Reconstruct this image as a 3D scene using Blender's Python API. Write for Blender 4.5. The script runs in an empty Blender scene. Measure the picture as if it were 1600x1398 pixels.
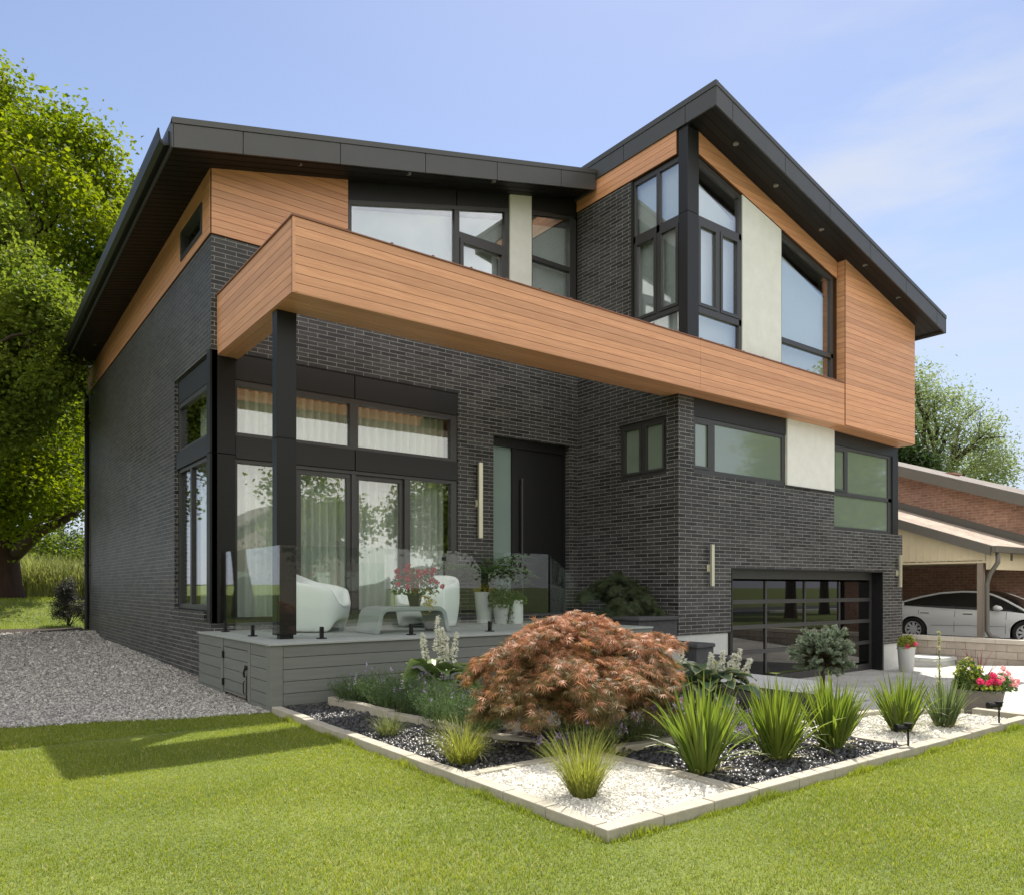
import bpy, bmesh, math, random
import numpy as np
from mathutils import Vector

# ---------------------------------------------------------------- camera, sky, sun, exposure
SC = bpy.context.scene
COL = SC.collection
EYE = 1.43
PHI = math.radians(37.04)
SP, CP = math.sin(PHI), math.cos(PHI)
cam = bpy.data.cameras.new('camera')
camo = bpy.data.objects.new('camera', cam); COL.objects.link(camo)
camo.location = (0, 0, EYE)
camo.rotation_euler = (math.radians(90), 0, -PHI)
cam.sensor_fit = 'HORIZONTAL'; cam.sensor_width = 36.0
cam.lens = 1180.0 / 1600.0 * 36.0
cam.shift_y = (917.0 - 699.0) / 1600.0
cam.clip_start = 0.05; cam.clip_end = 3000
SC.camera = camo

SUN = Vector((0.435, 0.353, 1.0)).normalized()
ELEV = math.asin(SUN.z); AZ = math.atan2(SUN.x, SUN.y)
world = bpy.data.worlds.new('World'); SC.world = world; world.use_nodes = True
wn, wl = world.node_tree.nodes, world.node_tree.links
wn.clear()
w_out = wn.new('ShaderNodeOutputWorld'); w_bg = wn.new('ShaderNodeBackground')
w_sky = wn.new('ShaderNodeTexSky'); w_sky.sky_type = 'NISHITA'; w_sky.sun_disc = False
w_sky.sun_elevation = ELEV; w_sky.sun_rotation = AZ
w_sky.air_density = 1.0; w_sky.dust_density = 0.3; w_sky.ozone_density = 3.0
w_bg.inputs['Strength'].default_value = 0.062
# the sky: a slightly lilac summer blue, a pale haze low down, faint streaks of high cloud,
# and an unseen white cloud bank, street side, added to light the shaded front
def wmath(op, a, b=None, clamp=False):
    k = wn.new('ShaderNodeMath'); k.operation = op; k.use_clamp = clamp
    for i, x in enumerate((a, b)):
        if x is None: continue
        if isinstance(x, (int, float)): k.inputs[i].default_value = x
        else: wl.new(x, k.inputs[i])
    return k.outputs[0]
def wrange(x, a, b, c, d):
    k = wn.new('ShaderNodeMapRange'); k.interpolation_type = 'SMOOTHSTEP'
    for nm, val in zip(('From Min', 'From Max', 'To Min', 'To Max'), (a, b, c, d)): k.inputs[nm].default_value = val
    wl.new(x, k.inputs['Value']); return k.outputs[0]
def wmix(fac, c1, c2, mode='MIX'):
    k = wn.new('ShaderNodeMixRGB'); k.blend_type = mode
    for i, x in enumerate((fac, c1, c2)):
        if isinstance(x, tuple): k.inputs[i].default_value = (*x, 1)
        elif isinstance(x, (int, float)): k.inputs[i].default_value = x
        else: wl.new(x, k.inputs[i])
    return k.outputs[0]
w_tc = wn.new('ShaderNodeTexCoord'); w_map = wn.new('ShaderNodeMapping')
w_map.inputs['Scale'].default_value = (1.3, 1.3, 5.0); w_map.inputs['Rotation'].default_value = (0.25, 0.1, 0.4)
def wnoise(scale, detail, vec):
    k = wn.new('ShaderNodeTexNoise'); k.inputs['Scale'].default_value = scale; k.inputs['Detail'].default_value = detail
    k.inputs['Roughness'].default_value = 0.55; wl.new(vec, k.inputs['Vector']); return k.outputs['Fac']
w_dir = w_tc.outputs['Generated']; wl.new(w_dir, w_map.inputs['Vector'])
w_sep = wn.new('ShaderNodeSeparateXYZ'); wl.new(w_dir, w_sep.inputs[0])
col = wmix(1.0, w_sky.outputs[0], (1.28, 1.09, 1.0), 'MULTIPLY')
col = wmix(wrange(w_sep.outputs[2], 0.02, 0.50, 0.85, 0.0), col, (3.7, 4.2, 5.2))
streak = wrange(wnoise(1.7, 7, w_map.outputs[0]), 0.42, 0.68, 0.0, 0.85)
w_dot = wn.new('ShaderNodeVectorMath'); w_dot.operation = 'DOT_PRODUCT'; wl.new(w_dir, w_dot.inputs[0]); w_dot.inputs[1].default_value = (0.88, 0.42, 0.22)
streak = wmath('MULTIPLY', streak, wrange(w_dot.outputs['Value'], 0.88, 0.985, 0.02, 1.0))
col = wmix(streak, col, (4.3, 4.6, 5.3))
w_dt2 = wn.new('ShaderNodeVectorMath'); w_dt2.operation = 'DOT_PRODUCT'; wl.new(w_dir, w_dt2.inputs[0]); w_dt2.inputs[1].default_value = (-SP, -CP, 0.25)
fill_cloud = wmath('MULTIPLY', wrange(w_dt2.outputs['Value'], -0.05, 0.45, 0.0, 1.0), wrange(wnoise(2.6, 6, w_dir), 0.36, 0.60, 0.35, 1.0))
col = wmix(fill_cloud, col, (11.3, 10.9, 10.3))
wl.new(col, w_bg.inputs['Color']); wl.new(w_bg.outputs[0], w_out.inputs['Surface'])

sun = bpy.data.lights.new('sun', 'SUN'); suno = bpy.data.objects.new('sun', sun); COL.objects.link(suno)
sun.energy = 2.8; sun.angle = math.radians(0.5); sun.color = (1.0, 0.94, 0.84)
suno.rotation_euler = (-SUN).to_track_quat('-Z', 'Y').to_euler()
suno.location = (0, 0, 30)

SC.view_settings.view_transform = 'Standard'; SC.view_settings.look = 'None'
SC.view_settings.exposure = 1.47; SC.view_settings.gamma = 1.0
SC.cycles.use_denoising = True
SC.cycles.max_bounces = 8; SC.cycles.transparent_max_bounces = 16
SC.cycles.sample_clamp_indirect = 6.0

# ---------------------------------------------------------------- helpers
def ray(u, v):
    a = (u - 800.0) / 1180.0; b = (917.0 - v) / 1180.0
    return (SP + a * CP, CP - a * SP, b)
def on_x(u, v, X):
    r = ray(u, v); t = X / r[0]; return Vector((X, r[1] * t, EYE + r[2] * t))
def on_y(u, v, Y):
    r = ray(u, v); t = Y / r[1]; return Vector((r[0] * t, Y, EYE + r[2] * t))
def on_z(u, v, Z):
    r = ray(u, v); t = (Z - EYE) / r[2]; return Vector((r[0] * t, r[1] * t, Z))
def at_depth(u, v, d):
    a = (u - 800.0) / 1180.0; b = (917.0 - v) / 1180.0
    return Vector((d * (SP + a * CP), d * (CP - a * SP), EYE + b * d))
def project(P):
    P = np.asarray(P); d = P[:, 0] * SP + P[:, 1] * CP
    d = np.where(np.abs(d) < 1e-6, 1e-6, d)
    return 800 + 1180 * (P[:, 0] * CP - P[:, 1] * SP) / d, 917 - 1180 * (P[:, 2] - EYE) / d, d

def root_of(o):
    while o.parent: o = o.parent
    return o

def tag(o, label=None, cat=None, group=None, kind=None):
    if label: o['label'] = label
    if cat: o['category'] = cat
    if group: o['group'] = group
    if kind: o['kind'] = kind
    return o

def thing(name, loc, label, cat, group=None, rz=0.0):
    o = bpy.data.objects.new(name, None); COL.objects.link(o)
    o.location = loc; o.rotation_euler = (0, 0, rz); o.empty_display_size = 0.2
    return tag(o, label, cat, group)

def copy_thing(o, loc, rz, label, parent=None):
    c = o.copy(); COL.objects.link(c)
    if parent is None:
        c.location = loc; c.rotation_euler = (0, 0, rz)
        if label: c['label'] = label
    else:
        c.parent = parent
    for ch in [x for x in bpy.data.objects if x.parent is o]:
        copy_thing(ch, None, None, None, c)
    return c

def link_mesh(name, me, material, parent):
    o = bpy.data.objects.new(name, me); COL.objects.link(o)
    if material is not None: me.materials.append(material)
    if parent is not None: o.parent = parent
    return o

class MB:
    """collects shapes in world metres; build() links them as one mesh object"""
    def __init__(s): s.v = []; s.f = []
    def add(s, vs, fs):
        n = len(s.v); s.v += [tuple(p) for p in vs]; s.f += [tuple(i + n for i in f) for f in fs]; return s
    def box(s, x0, x1, y0, y1, z0, z1):
        return s.add([(x0,y0,z0),(x1,y0,z0),(x1,y1,z0),(x0,y1,z0),(x0,y0,z1),(x1,y0,z1),(x1,y1,z1),(x0,y1,z1)],
                     [(0,3,2,1),(4,5,6,7),(0,1,5,4),(1,2,6,5),(2,3,7,6),(3,0,4,7)])
    def prism(s, base, ext):
        n = len(base); e = Vector(ext)
        vs = [Vector(p) for p in base] + [Vector(p) + e for p in base]
        fs = [tuple(range(n - 1, -1, -1)), tuple(range(n, 2 * n))] + [(i, (i + 1) % n, n + (i + 1) % n, n + i) for i in range(n)]
        return s.add(vs, fs)
    def quad(s, *p): return s.add(p, [tuple(range(len(p)))])
    def tube(s, pts, rad, seg=8, cap=True):
        pts = [Vector(p) for p in pts]; n = len(pts)
        rad = rad if isinstance(rad, (list, tuple)) else [rad] * n
        vs = []; fs = []; prev = None
        for i, p in enumerate(pts):
            d = (pts[min(i + 1, n - 1)] - pts[max(i - 1, 0)]).normalized()
            if prev is None:
                a = d.orthogonal().normalized()
            else:
                a = prev - d * prev.dot(d)
                a = a.normalized() if a.length > 1e-6 else d.orthogonal().normalized()
            prev = a; b = d.cross(a)
            for k in range(seg):
                t = 2 * math.pi * k / seg
                vs.append(p + (a * math.cos(t) + b * math.sin(t)) * rad[i])
        for i in range(n - 1):
            for k in range(seg):
                k2 = (k + 1) % seg
                fs.append((i * seg + k, i * seg + k2, (i + 1) * seg + k2, (i + 1) * seg + k))
        if cap:
            fs.append(tuple(range(seg - 1, -1, -1))); fs.append(tuple((n - 1) * seg + k for k in range(seg)))
        return s.add(vs, fs)
    def lathe(s, prof, c, seg=32, sx=1.0, sy=1.0):
        vs = []; fs = []; m = len(prof)
        for k in range(seg):
            t = 2 * math.pi * k / seg
            for r, z in prof: vs.append((c[0] + r * math.cos(t) * sx, c[1] + r * math.sin(t) * sy, c[2] + z))
        for k in range(seg):
            k2 = (k + 1) % seg
            for j in range(m - 1): fs.append((k * m + j, k2 * m + j, k2 * m + j + 1, k * m + j + 1))
        return s.add(vs, fs)
    def disc(s, c, axis, r, th, seg=24):
        c = Vector(c); d = Vector(axis).normalized()
        return s.tube([c - d * th / 2, c + d * th / 2], r, seg)
    def build(s, name, material, parent=None, smooth=False, bevel=0.0, recalc=True):
        o0 = root_of(parent).location if parent is not None else Vector((0, 0, 0))
        me = bpy.data.meshes.new(name)
        bm = bmesh.new()
        bv = [bm.verts.new(Vector(p)) for p in s.v]
        for f in s.f:
            try: bm.faces.new([bv[i] for i in f])
            except ValueError: pass
        if recalc: bmesh.ops.recalc_face_normals(bm, faces=bm.faces[:])
        uv = bm.loops.layers.uv.new('UVMap')
        bm.normal_update()
        for f in bm.faces:
            n = f.normal
            if abs(n.z) > 0.75:
                for l in f.loops: l[uv].uv = (l.vert.co.x, l.vert.co.y)
            else:
                t = Vector((-n.y, n.x, 0)); t.normalize()
                if abs(t.x) > abs(t.y): t = t if t.x > 0 else -t
                else: t = t if t.y > 0 else -t
                for l in f.loops: l[uv].uv = (l.vert.co.dot(t), l.vert.co.z)
            f.smooth = smooth
        for v in bm.verts: v.co -= o0
        bm.to_mesh(me); bm.free()
        o = link_mesh(name, me, material, parent)
        if bevel > 0:
            b = o.modifiers.new('bevel', 'BEVEL'); b.width = bevel; b.segments = 2; b.limit_method = 'ANGLE'
        return o

def np_mesh(name, V, F, material, parent=None, smooth=False):
    """fast mesh from arrays; F is (n,3) or (n,4); V in world metres"""
    V = np.asarray(V, dtype=np.float32).reshape(-1, 3).copy(); F = np.asarray(F, dtype=np.int32)
    if parent is not None:
        V -= np.array(root_of(parent).location, dtype=np.float32)
    me = bpy.data.meshes.new(name); k = F.shape[1]
    me.vertices.add(len(V)); me.vertices.foreach_set('co', V.ravel())
    me.loops.add(F.size); me.loops.foreach_set('vertex_index', F.ravel())
    me.polygons.add(len(F)); me.polygons.foreach_set('loop_start', np.arange(0, F.size, k, dtype=np.int32))
    me.polygons.foreach_set('use_smooth', np.full(len(F), bool(smooth)))
    me.update(calc_edges=True); me.validate()
    return link_mesh(name, me, material, parent)

# plane frames: (along, up, outwards) -> world.  'Y' faces -Y (street front), 'X' faces -X (left side)
def pl(axis, pos, a, z, d=0.0):
    return Vector((a, pos - d, z)) if axis == 'Y' else Vector((pos - d, a, z))
def slab(mb, axis, pos, pts, d0, d1):
    base = [pl(axis, pos, a, z, d0) for a, z in pts]
    return mb.prism(base, pl(axis, 0, 0, 0, d1 - d0) - pl(axis, 0, 0, 0, 0))
def rect(a0, a1, z0, z1): return [(a0, z0), (a1, z0), (a1, z1), (a0, z1)]
def clip_z(poly, z, keep_above):
    out = []
    for i in range(len(poly)):
        p, q = poly[i], poly[(i + 1) % len(poly)]
        ip = (p[1] >= z) == keep_above; iq = (q[1] >= z) == keep_above
        if ip: out.append(p)
        if ip != iq:
            t = (z - p[1]) / (q[1] - p[1]); out.append((p[0] + (q[0] - p[0]) * t, z))
    return out
def boards(mb, axis, pos, poly, d0, d1, pitch, gap, z_origin):
    """horizontal boards filling a convex polygon, with real gaps between them"""
    z0 = min(p[1] for p in poly); z1 = max(p[1] for p in poly)
    k = math.floor((z0 - z_origin) / pitch)
    while z_origin + k * pitch < z1:
        a = z_origin + k * pitch; q = clip_z(clip_z(poly, a + gap, True), a + pitch, False) if len(poly) > 2 else []
        if len(q) > 2 and max(p[1] for p in q) - min(p[1] for p in q) > 0.004: slab(mb, axis, pos, q, d0, d1)
        k += 1
    return mb

# ---------------------------------------------------------------- materials
def nt(m):
    m.use_nodes = True; return m.node_tree.nodes, m.node_tree.links
def mat(name, col, rough=0.5, var=0.12, scale=6.0, bump=0.0, bscale=60.0, metal=0.0, spec=0.5, island=0.0, stretch=None, coord='UV', coat=0.0):
    m = bpy.data.materials.new(name); n, l = nt(m); b = n['Principled BSDF']
    b.inputs['Roughness'].default_value = rough; b.inputs['Metallic'].default_value = metal
    b.inputs['Specular IOR Level'].default_value = spec; b.inputs['Coat Weight'].default_value = coat
    tc = n.new('ShaderNodeTexCoord'); mp = n.new('ShaderNodeMapping')
    l.new(tc.outputs['UV' if coord == 'UV' else 'Object'], mp.inputs['Vector'])
    if stretch: mp.inputs['Scale'].default_value = stretch
    no = n.new('ShaderNodeTexNoise'); no.inputs['Scale'].default_value = scale; no.inputs['Detail'].default_value = 6
    no.inputs['Roughness'].default_value = 0.62
    vec = mp.outputs[0]
    if island > 0:
        ge = n.new('ShaderNodeNewGeometry'); ad = n.new('ShaderNodeVectorMath'); ad.operation = 'ADD'
        sc = n.new('ShaderNodeMath'); sc.operation = 'MULTIPLY'; sc.inputs[1].default_value = 37.0
        l.new(ge.outputs['Random Per Island'], sc.inputs[0]); cb = n.new('ShaderNodeCombineXYZ')
        l.new(sc.outputs[0], cb.inputs[0]); l.new(sc.outputs[0], cb.inputs[1])
        l.new(vec, ad.inputs[0]); l.new(cb.outputs[0], ad.inputs[1]); vec = ad.outputs[0]
    l.new(vec, no.inputs['Vector'])
    mr = n.new('ShaderNodeMapRange'); mr.inputs['From Min'].default_value = 0.25; mr.inputs['From Max'].default_value = 0.75
    mr.inputs['To Min'].default_value = 1 - var; mr.inputs['To Max'].default_value = 1 + var
    l.new(no.outputs['Fac'], mr.inputs['Value'])
    fac = mr.outputs[0]
    if island > 0:
        m2 = n.new('ShaderNodeMapRange'); m2.inputs['To Min'].default_value = 1 - island; m2.inputs['To Max'].default_value = 1 + island
        l.new(ge.outputs['Random Per Island'], m2.inputs['Value'])
        mm = n.new('ShaderNodeMath'); mm.operation = 'MULTIPLY'; l.new(fac, mm.inputs[0]); l.new(m2.outputs[0], mm.inputs[1]); fac = mm.outputs[0]
    vm = n.new('ShaderNodeVectorMath'); vm.operation = 'SCALE'; vm.inputs[0].default_value = col
    l.new(fac, vm.inputs['Scale']); l.new(vm.outputs[0], b.inputs['Base Color'])
    if bump > 0:
        n2 = n.new('ShaderNodeTexNoise'); n2.inputs['Scale'].default_value = bscale; n2.inputs['Detail'].default_value = 4
        bp = n.new('ShaderNodeBump'); bp.inputs['Strength'].default_value = bump; bp.inputs['Distance'].default_value = 0.01
        l.new(vec, n2.inputs['Vector']); l.new(n2.outputs['Fac'], bp.inputs['Height']); l.new(bp.outputs[0], b.inputs['Normal'])
    return m

def brick_mat(name, c1, c2, mortar, bw, bh, joint, rough=0.5, offset=0.5, bump=0.5):  # brick by brick tone, plus broad weathering
    m = bpy.data.materials.new(name); n, l = nt(m); b = n['Principled BSDF']
    b.inputs['Roughness'].default_value = rough
    b.inputs['Specular IOR Level'].default_value = 0.3; tc = n.new('ShaderNodeTexCoord'); br = n.new('ShaderNodeTexBrick')
    br.inputs['Scale'].default_value = 1.0; br.inputs['Brick Width'].default_value = bw; br.inputs['Row Height'].default_value = bh
    br.inputs['Mortar Size'].default_value = joint / 2; br.inputs['Mortar Smooth'].default_value = 0.1; br.inputs['Bias'].default_value = 0.0
    br.offset = offset; br.inputs['Color1'].default_value = (*c1, 1); br.inputs['Color2'].default_value = (*c2, 1)
    br.inputs['Mortar'].default_value = (*mortar, 1)
    l.new(tc.outputs['UV'], br.inputs['Vector'])
    no = n.new('ShaderNodeTexNoise'); no.inputs['Scale'].default_value = 9; no.inputs['Detail'].default_value = 8; no.inputs['Roughness'].default_value = 0.7
    l.new(tc.outputs['UV'], no.inputs['Vector'])
    mr = n.new('ShaderNodeMapRange'); mr.inputs['From Min'].default_value = 0.3; mr.inputs['From Max'].default_value = 0.7
    mr.inputs['To Min'].default_value = 0.72; mr.inputs['To Max'].default_value = 1.28; l.new(no.outputs['Fac'], mr.inputs['Value'])
    n3 = n.new('ShaderNodeTexNoise'); n3.inputs['Scale'].default_value = 0.9; n3.inputs['Detail'].default_value = 7; n3.inputs['Roughness'].default_value = 0.65; l.new(tc.outputs['UV'], n3.inputs['Vector'])
    m3 = n.new('ShaderNodeMapRange'); m3.inputs['From Min'].default_value = 0.3; m3.inputs['From Max'].default_value = 0.7; m3.inputs['To Min'].default_value = 0.8; m3.inputs['To Max'].default_value = 1.22; l.new(n3.outputs['Fac'], m3.inputs['Value'])
    mu = n.new('ShaderNodeMath'); mu.operation = 'MULTIPLY'; l.new(mr.outputs[0], mu.inputs[0]); l.new(m3.outputs[0], mu.inputs[1])
    vm = n.new('ShaderNodeVectorMath'); vm.operation = 'SCALE'; l.new(br.outputs['Color'], vm.inputs[0]); l.new(mu.outputs[0], vm.inputs['Scale'])
    l.new(vm.outputs[0], b.inputs['Base Color'])
    n2 = n.new('ShaderNodeTexNoise'); n2.inputs['Scale'].default_value = 90; n2.inputs['Detail'].default_value = 3; l.new(tc.outputs['UV'], n2.inputs['Vector'])
    ma = n.new('ShaderNodeMath'); ma.operation = 'MULTIPLY_ADD'; ma.inputs[1].default_value = -1.0
    l.new(br.outputs['Fac'], ma.inputs[0])
    sc = n.new('ShaderNodeMath'); sc.operation = 'MULTIPLY'; sc.inputs[1].default_value = 0.35; l.new(n2.outputs['Fac'], sc.inputs[0]); l.new(sc.outputs[0], ma.inputs[2])
    bp = n.new('ShaderNodeBump'); bp.inputs['Strength'].default_value = bump; bp.inputs['Distance'].default_value = 0.008
    l.new(ma.outputs[0], bp.inputs['Height']); l.new(bp.outputs[0], b.inputs['Normal'])
    rr = n.new('ShaderNodeMapRange'); rr.inputs['To Min'].default_value = rough; rr.inputs['To Max'].default_value = 0.9
    l.new(br.outputs['Fac'], rr.inputs['Value']); l.new(rr.outputs[0], b.inputs['Roughness'])
    return m

def wood_mat(name, c1, c2, rough=0.42):
    m = bpy.data.materials.new(name); n, l = nt(m); b = n['Principled BSDF']
    b.inputs['Roughness'].default_value = rough
    tc = n.new('ShaderNodeTexCoord'); ge = n.new('ShaderNodeNewGeometry')
    sc = n.new('ShaderNodeMath'); sc.operation = 'MULTIPLY'; sc.inputs[1].default_value = 53.0; l.new(ge.outputs['Random Per Island'], sc.inputs[0])
    cb = n.new('ShaderNodeCombineXYZ'); l.new(sc.outputs[0], cb.inputs[0]); l.new(sc.outputs[0], cb.inputs[2])
    ad = n.new('ShaderNodeVectorMath'); ad.operation = 'ADD'; l.new(tc.outputs['UV'], ad.inputs[0]); l.new(cb.outputs[0], ad.inputs[1])
    mp = n.new('ShaderNodeMapping'); mp.inputs['Scale'].default_value = (0.7, 16.0, 1.0); l.new(ad.outputs[0], mp.inputs['Vector'])
    no = n.new('ShaderNodeTexNoise'); no.inputs['Scale'].default_value = 2.2; no.inputs['Detail'].default_value = 8; no.inputs['Roughness'].default_value = 0.65
    no.inputs['Distortion'].default_value = 0.6
    l.new(mp.outputs[0], no.inputs['Vector'])
    rp = n.new('ShaderNodeValToRGB'); rp.color_ramp.elements[0].position = 0.32; rp.color_ramp.elements[1].position = 0.68
    rp.color_ramp.elements[0].color = (*c1, 1); rp.color_ramp.elements[1].color = (*c2, 1); l.new(no.outputs['Fac'], rp.inputs['Fac'])
    mr = n.new('ShaderNodeMapRange'); mr.inputs['To Min'].default_value = 0.86; mr.inputs['To Max'].default_value = 1.12; l.new(ge.outputs['Random Per Island'], mr.inputs['Value'])
    vm = n.new('ShaderNodeVectorMath'); vm.operation = 'SCALE'; l.new(rp.outputs[0], vm.inputs[0]); l.new(mr.outputs[0], vm.inputs['Scale'])
    l.new(vm.outputs[0], b.inputs['Base Color'])
    bp = n.new('ShaderNodeBump'); bp.inputs['Strength'].default_value = 0.15; bp.inputs['Distance'].default_value = 0.004
    l.new(no.outputs['Fac'], bp.inputs['Height']); l.new(bp.outputs[0], b.inputs['Normal'])
    return m

def glass_mat(name, tint, ior=1.7, base=0.06, rough=0.0):
    m = bpy.data.materials.new(name); n, l = nt(m); n.remove(n['Principled BSDF'])
    tr = n.new('ShaderNodeBsdfTransparent'); tr.inputs[0].default_value = (*tint, 1)
    gl = n.new('ShaderNodeBsdfGlossy'); gl.inputs['Roughness'].default_value = rough; gl.inputs[0].default_value = (1, 1, 1, 1)
    f0 = ((ior - 1) / (ior + 1)) ** 2 + base      # Schlick reflectance, the same from both sides of the pane
    lw = n.new('ShaderNodeLayerWeight'); lw.inputs['Blend'].default_value = 0.5
    pw = n.new('ShaderNodeMath'); pw.operation = 'POWER'; pw.inputs[1].default_value = 5.0; l.new(lw.outputs['Facing'], pw.inputs[0])
    ad = n.new('ShaderNodeMath'); ad.operation = 'MULTIPLY_ADD'; ad.use_clamp = True; ad.inputs[1].default_value = 1 - f0; ad.inputs[2].default_value = f0
    tc = n.new('ShaderNodeTexCoord'); no = n.new('ShaderNodeTexNoise'); no.inputs['Scale'].default_value = 0.9
    bp = n.new('ShaderNodeBump'); bp.inputs['Strength'].default_value = 0.02; bp.inputs['Distance'].default_value = 0.05
    l.new(tc.outputs['Object'], no.inputs['Vector']); l.new(no.outputs['Fac'], bp.inputs['Height']); l.new(bp.outputs[0], gl.inputs['Normal'])
    mx = n.new('ShaderNodeMixShader')
    l.new(pw.outputs[0], ad.inputs[0]); l.new(ad.outputs[0], mx.inputs[0]); l.new(tr.outputs[0], mx.inputs[1]); l.new(gl.outputs[0], mx.inputs[2])
    l.new(mx.outputs[0], n['Material Output'].inputs['Surface'])
    return m

def leaf_mat(name, c1, c2, trans=0.45, rough=0.45, tcol=None, spec=0.35, nscale=0.8):
    """leaf surface: colour differs leaf by leaf and clump by clump; light passes through"""
    m = bpy.data.materials.new(name); n, l = nt(m); b = n['Principled BSDF']
    ge = n.new('ShaderNodeNewGeometry'); tc = n.new('ShaderNodeTexCoord'); no = n.new('ShaderNodeTexNoise')
    no.inputs['Scale'].default_value = nscale; no.inputs['Detail'].default_value = 3; l.new(tc.outputs['Object'], no.inputs['Vector'])
    av = n.new('ShaderNodeMath'); av.operation = 'MULTIPLY_ADD'; av.inputs[1].default_value = 0.6
    l.new(ge.outputs['Random Per Island'], av.inputs[0])
    mr = n.new('ShaderNodeMapRange'); mr.inputs['From Min'].default_value = 0.3; mr.inputs['From Max'].default_value = 0.7
    mr.inputs['To Max'].default_value = 0.4; l.new(no.outputs['Fac'], mr.inputs['Value']); l.new(mr.outputs[0], av.inputs[2])
    rp = n.new('ShaderNodeMixRGB'); rp.inputs[1].default_value = (*c1, 1); rp.inputs[2].default_value = (*c2, 1); l.new(av.outputs[0], rp.inputs[0])
    l.new(rp.outputs[0], b.inputs['Base Color']); b.inputs['Roughness'].default_value = rough; b.inputs['Specular IOR Level'].default_value = spec
    tr = n.new('ShaderNodeBsdfTranslucent')
    if tcol is None:
        hs = n.new('ShaderNodeHueSaturation'); hs.inputs['Saturation'].default_value = 1.1; hs.inputs['Value'].default_value = 1.5
        l.new(rp.outputs[0], hs.inputs['Color']); l.new(hs.outputs[0], tr.inputs[0])
    else:
        m2 = n.new('ShaderNodeMixRGB'); m2.blend_type = 'MULTIPLY'; m2.inputs[0].default_value = 0.0
        tr.inputs[0].default_value = (*tcol, 1)
    mx = n.new('ShaderNodeMixShader'); mx.inputs[0].default_value = trans
    l.new(b.outputs[0], mx.inputs[1]); l.new(tr.outputs[0], mx.inputs[2]); l.new(mx.outputs[0], n['Material Output'].inputs['Surface'])
    return m

M = {}
M['brick'] = brick_mat('dark_brick', (0.019, 0.019, 0.020), (0.056, 0.055, 0.054), (0.27, 0.262, 0.245), 0.32, 0.0685, 0.0095, 0.42, 0.5, 0.6)
M['wood'] = wood_mat('wood_cladding', (0.54, 0.248, 0.121), (0.71, 0.366, 0.194))
M['wood_back'] = mat('wood_cladding_joint', (0.12, 0.05, 0.022), 0.7)
M['metal'] = mat('black_metal_panel', (0.013, 0.013, 0.013), 0.42, 0.1, 3.0, 0.02, 30, spec=0.35)
M['fascia'] = mat('charcoal_fascia', (0.055, 0.055, 0.054), 0.42, 0.08, 2.0, 0.02, 20)
M['soffit'] = mat('black_soffit', (0.009, 0.009, 0.009), 0.5, 0.1, 3.0, island=0.15, spec=0.3)
M['frame'] = mat('dark_window_frame', (0.036, 0.035, 0.035), 0.35, 0.06, 5.0)
M['post'] = mat('black_post', (0.006, 0.006, 0.006), 0.4, 0.08, 3.0, spec=0.3)
M['door'] = mat('black_door', (0.006, 0.006, 0.007), 0.4, 0.1, 3.0)
M['stucco'] = mat('pale_stucco', (0.68, 0.685, 0.645), 0.85, 0.07, 4.0, 0.35, 130)
M['concrete'] = mat('concrete', (0.50, 0.51, 0.49), 0.85, 0.12, 3.0, 0.25, 70)
M['paver'] = brick_mat('stone_pavers', (0.40, 0.395, 0.37), (0.45, 0.44, 0.41), (0.22, 0.21, 0.2), 0.9, 0.6, 0.006, 0.8, 0.33, 0.25)
M['glass'] = glass_mat('window_glass', (0.92, 0.945, 0.93), 1.5, 0.085)
M['skyglass'] = glass_mat('coated_window_glass', (0.88, 0.92, 0.92), 1.6, 0.22)
M['rail'] = glass_mat('railing_glass', (0.93, 0.96, 0.945), 1.4, 0.0)
M['frost'] = mat('frosted_pane', (0.165, 0.21, 0.165), 0.09, 0.05, 2.0, coat=1.0, spec=0.8)
M['frostdoor'] = mat('frosted_sidelight', (0.20, 0.27, 0.25), 0.3, 0.04, 2.0)
M['blind'] = mat('white_roller_blind', (0.86, 0.87, 0.86), 0.9, 0.03, 3.0)
M['curtain'] = mat('sheer_curtain', (0.70, 0.73, 0.68), 0.9, 0.04, 5.0)
M['room'] = mat('room_paint', (0.30, 0.30, 0.29), 0.9, 0.03, 2.0)
M['black_glass'] = mat('black_mirror_glass', (0.004, 0.004, 0.004), 0.015, 0.0, 1.0, spec=0.6)
M['deck'] = mat('grey_composite_board', (0.155, 0.163, 0.145), 0.6, 0.12, 3.0, 0.2, 40, island=0.06, stretch=(0.6, 9, 1))
M['decktop'] = mat('grey_deck_plank', (0.30, 0.32, 0.30), 0.65, 0.1, 3.0, 0.2, 40, island=0.05, stretch=(0.6, 9, 1))
M['brass'] = mat('champagne_lamp', (0.62, 0.60, 0.46), 0.3, 0.03, 2.0, metal=0.6)
M['copper'] = mat('brown_flashing', (0.22, 0.09, 0.05), 0.4, 0.1, 3.0)
M['darkstone'] = mat('charcoal_stone', (0.055, 0.055, 0.058), 0.8, 0.3, 12.0, 0.7, 40)
M['lampglow'] = mat('downlight_lens', (0.22, 0.22, 0.21), 0.3, 0.0)
# ---------------------------------------------------------------- the house
HX, HY = 3.156, 11.52          # left wall plane, main front wall plane
RX = 10.37                     # plane of the projecting wing's left return wall
WY, UY, BY = 8.87, 8.68, 8.50  # wing ground-floor front, wing upper front, timber band front
house = thing('modern_house', (HX, BY, 0), 'two storey house of dark brick and orange timber under black sloping roofs', 'house')

def soffL(x): return 7.43 + 0.2425 * (x - 2.487)       # underside of the left roof
DROP = 0.033                                                         # the left roof falls a little towards the back
def soffS(y): return soffL(HX) - DROP * (y - 10.9)
def soffR(x): return 9.551 - 0.2482 * (x - 10.326)     # underside of the wing roof

w = MB()
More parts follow.
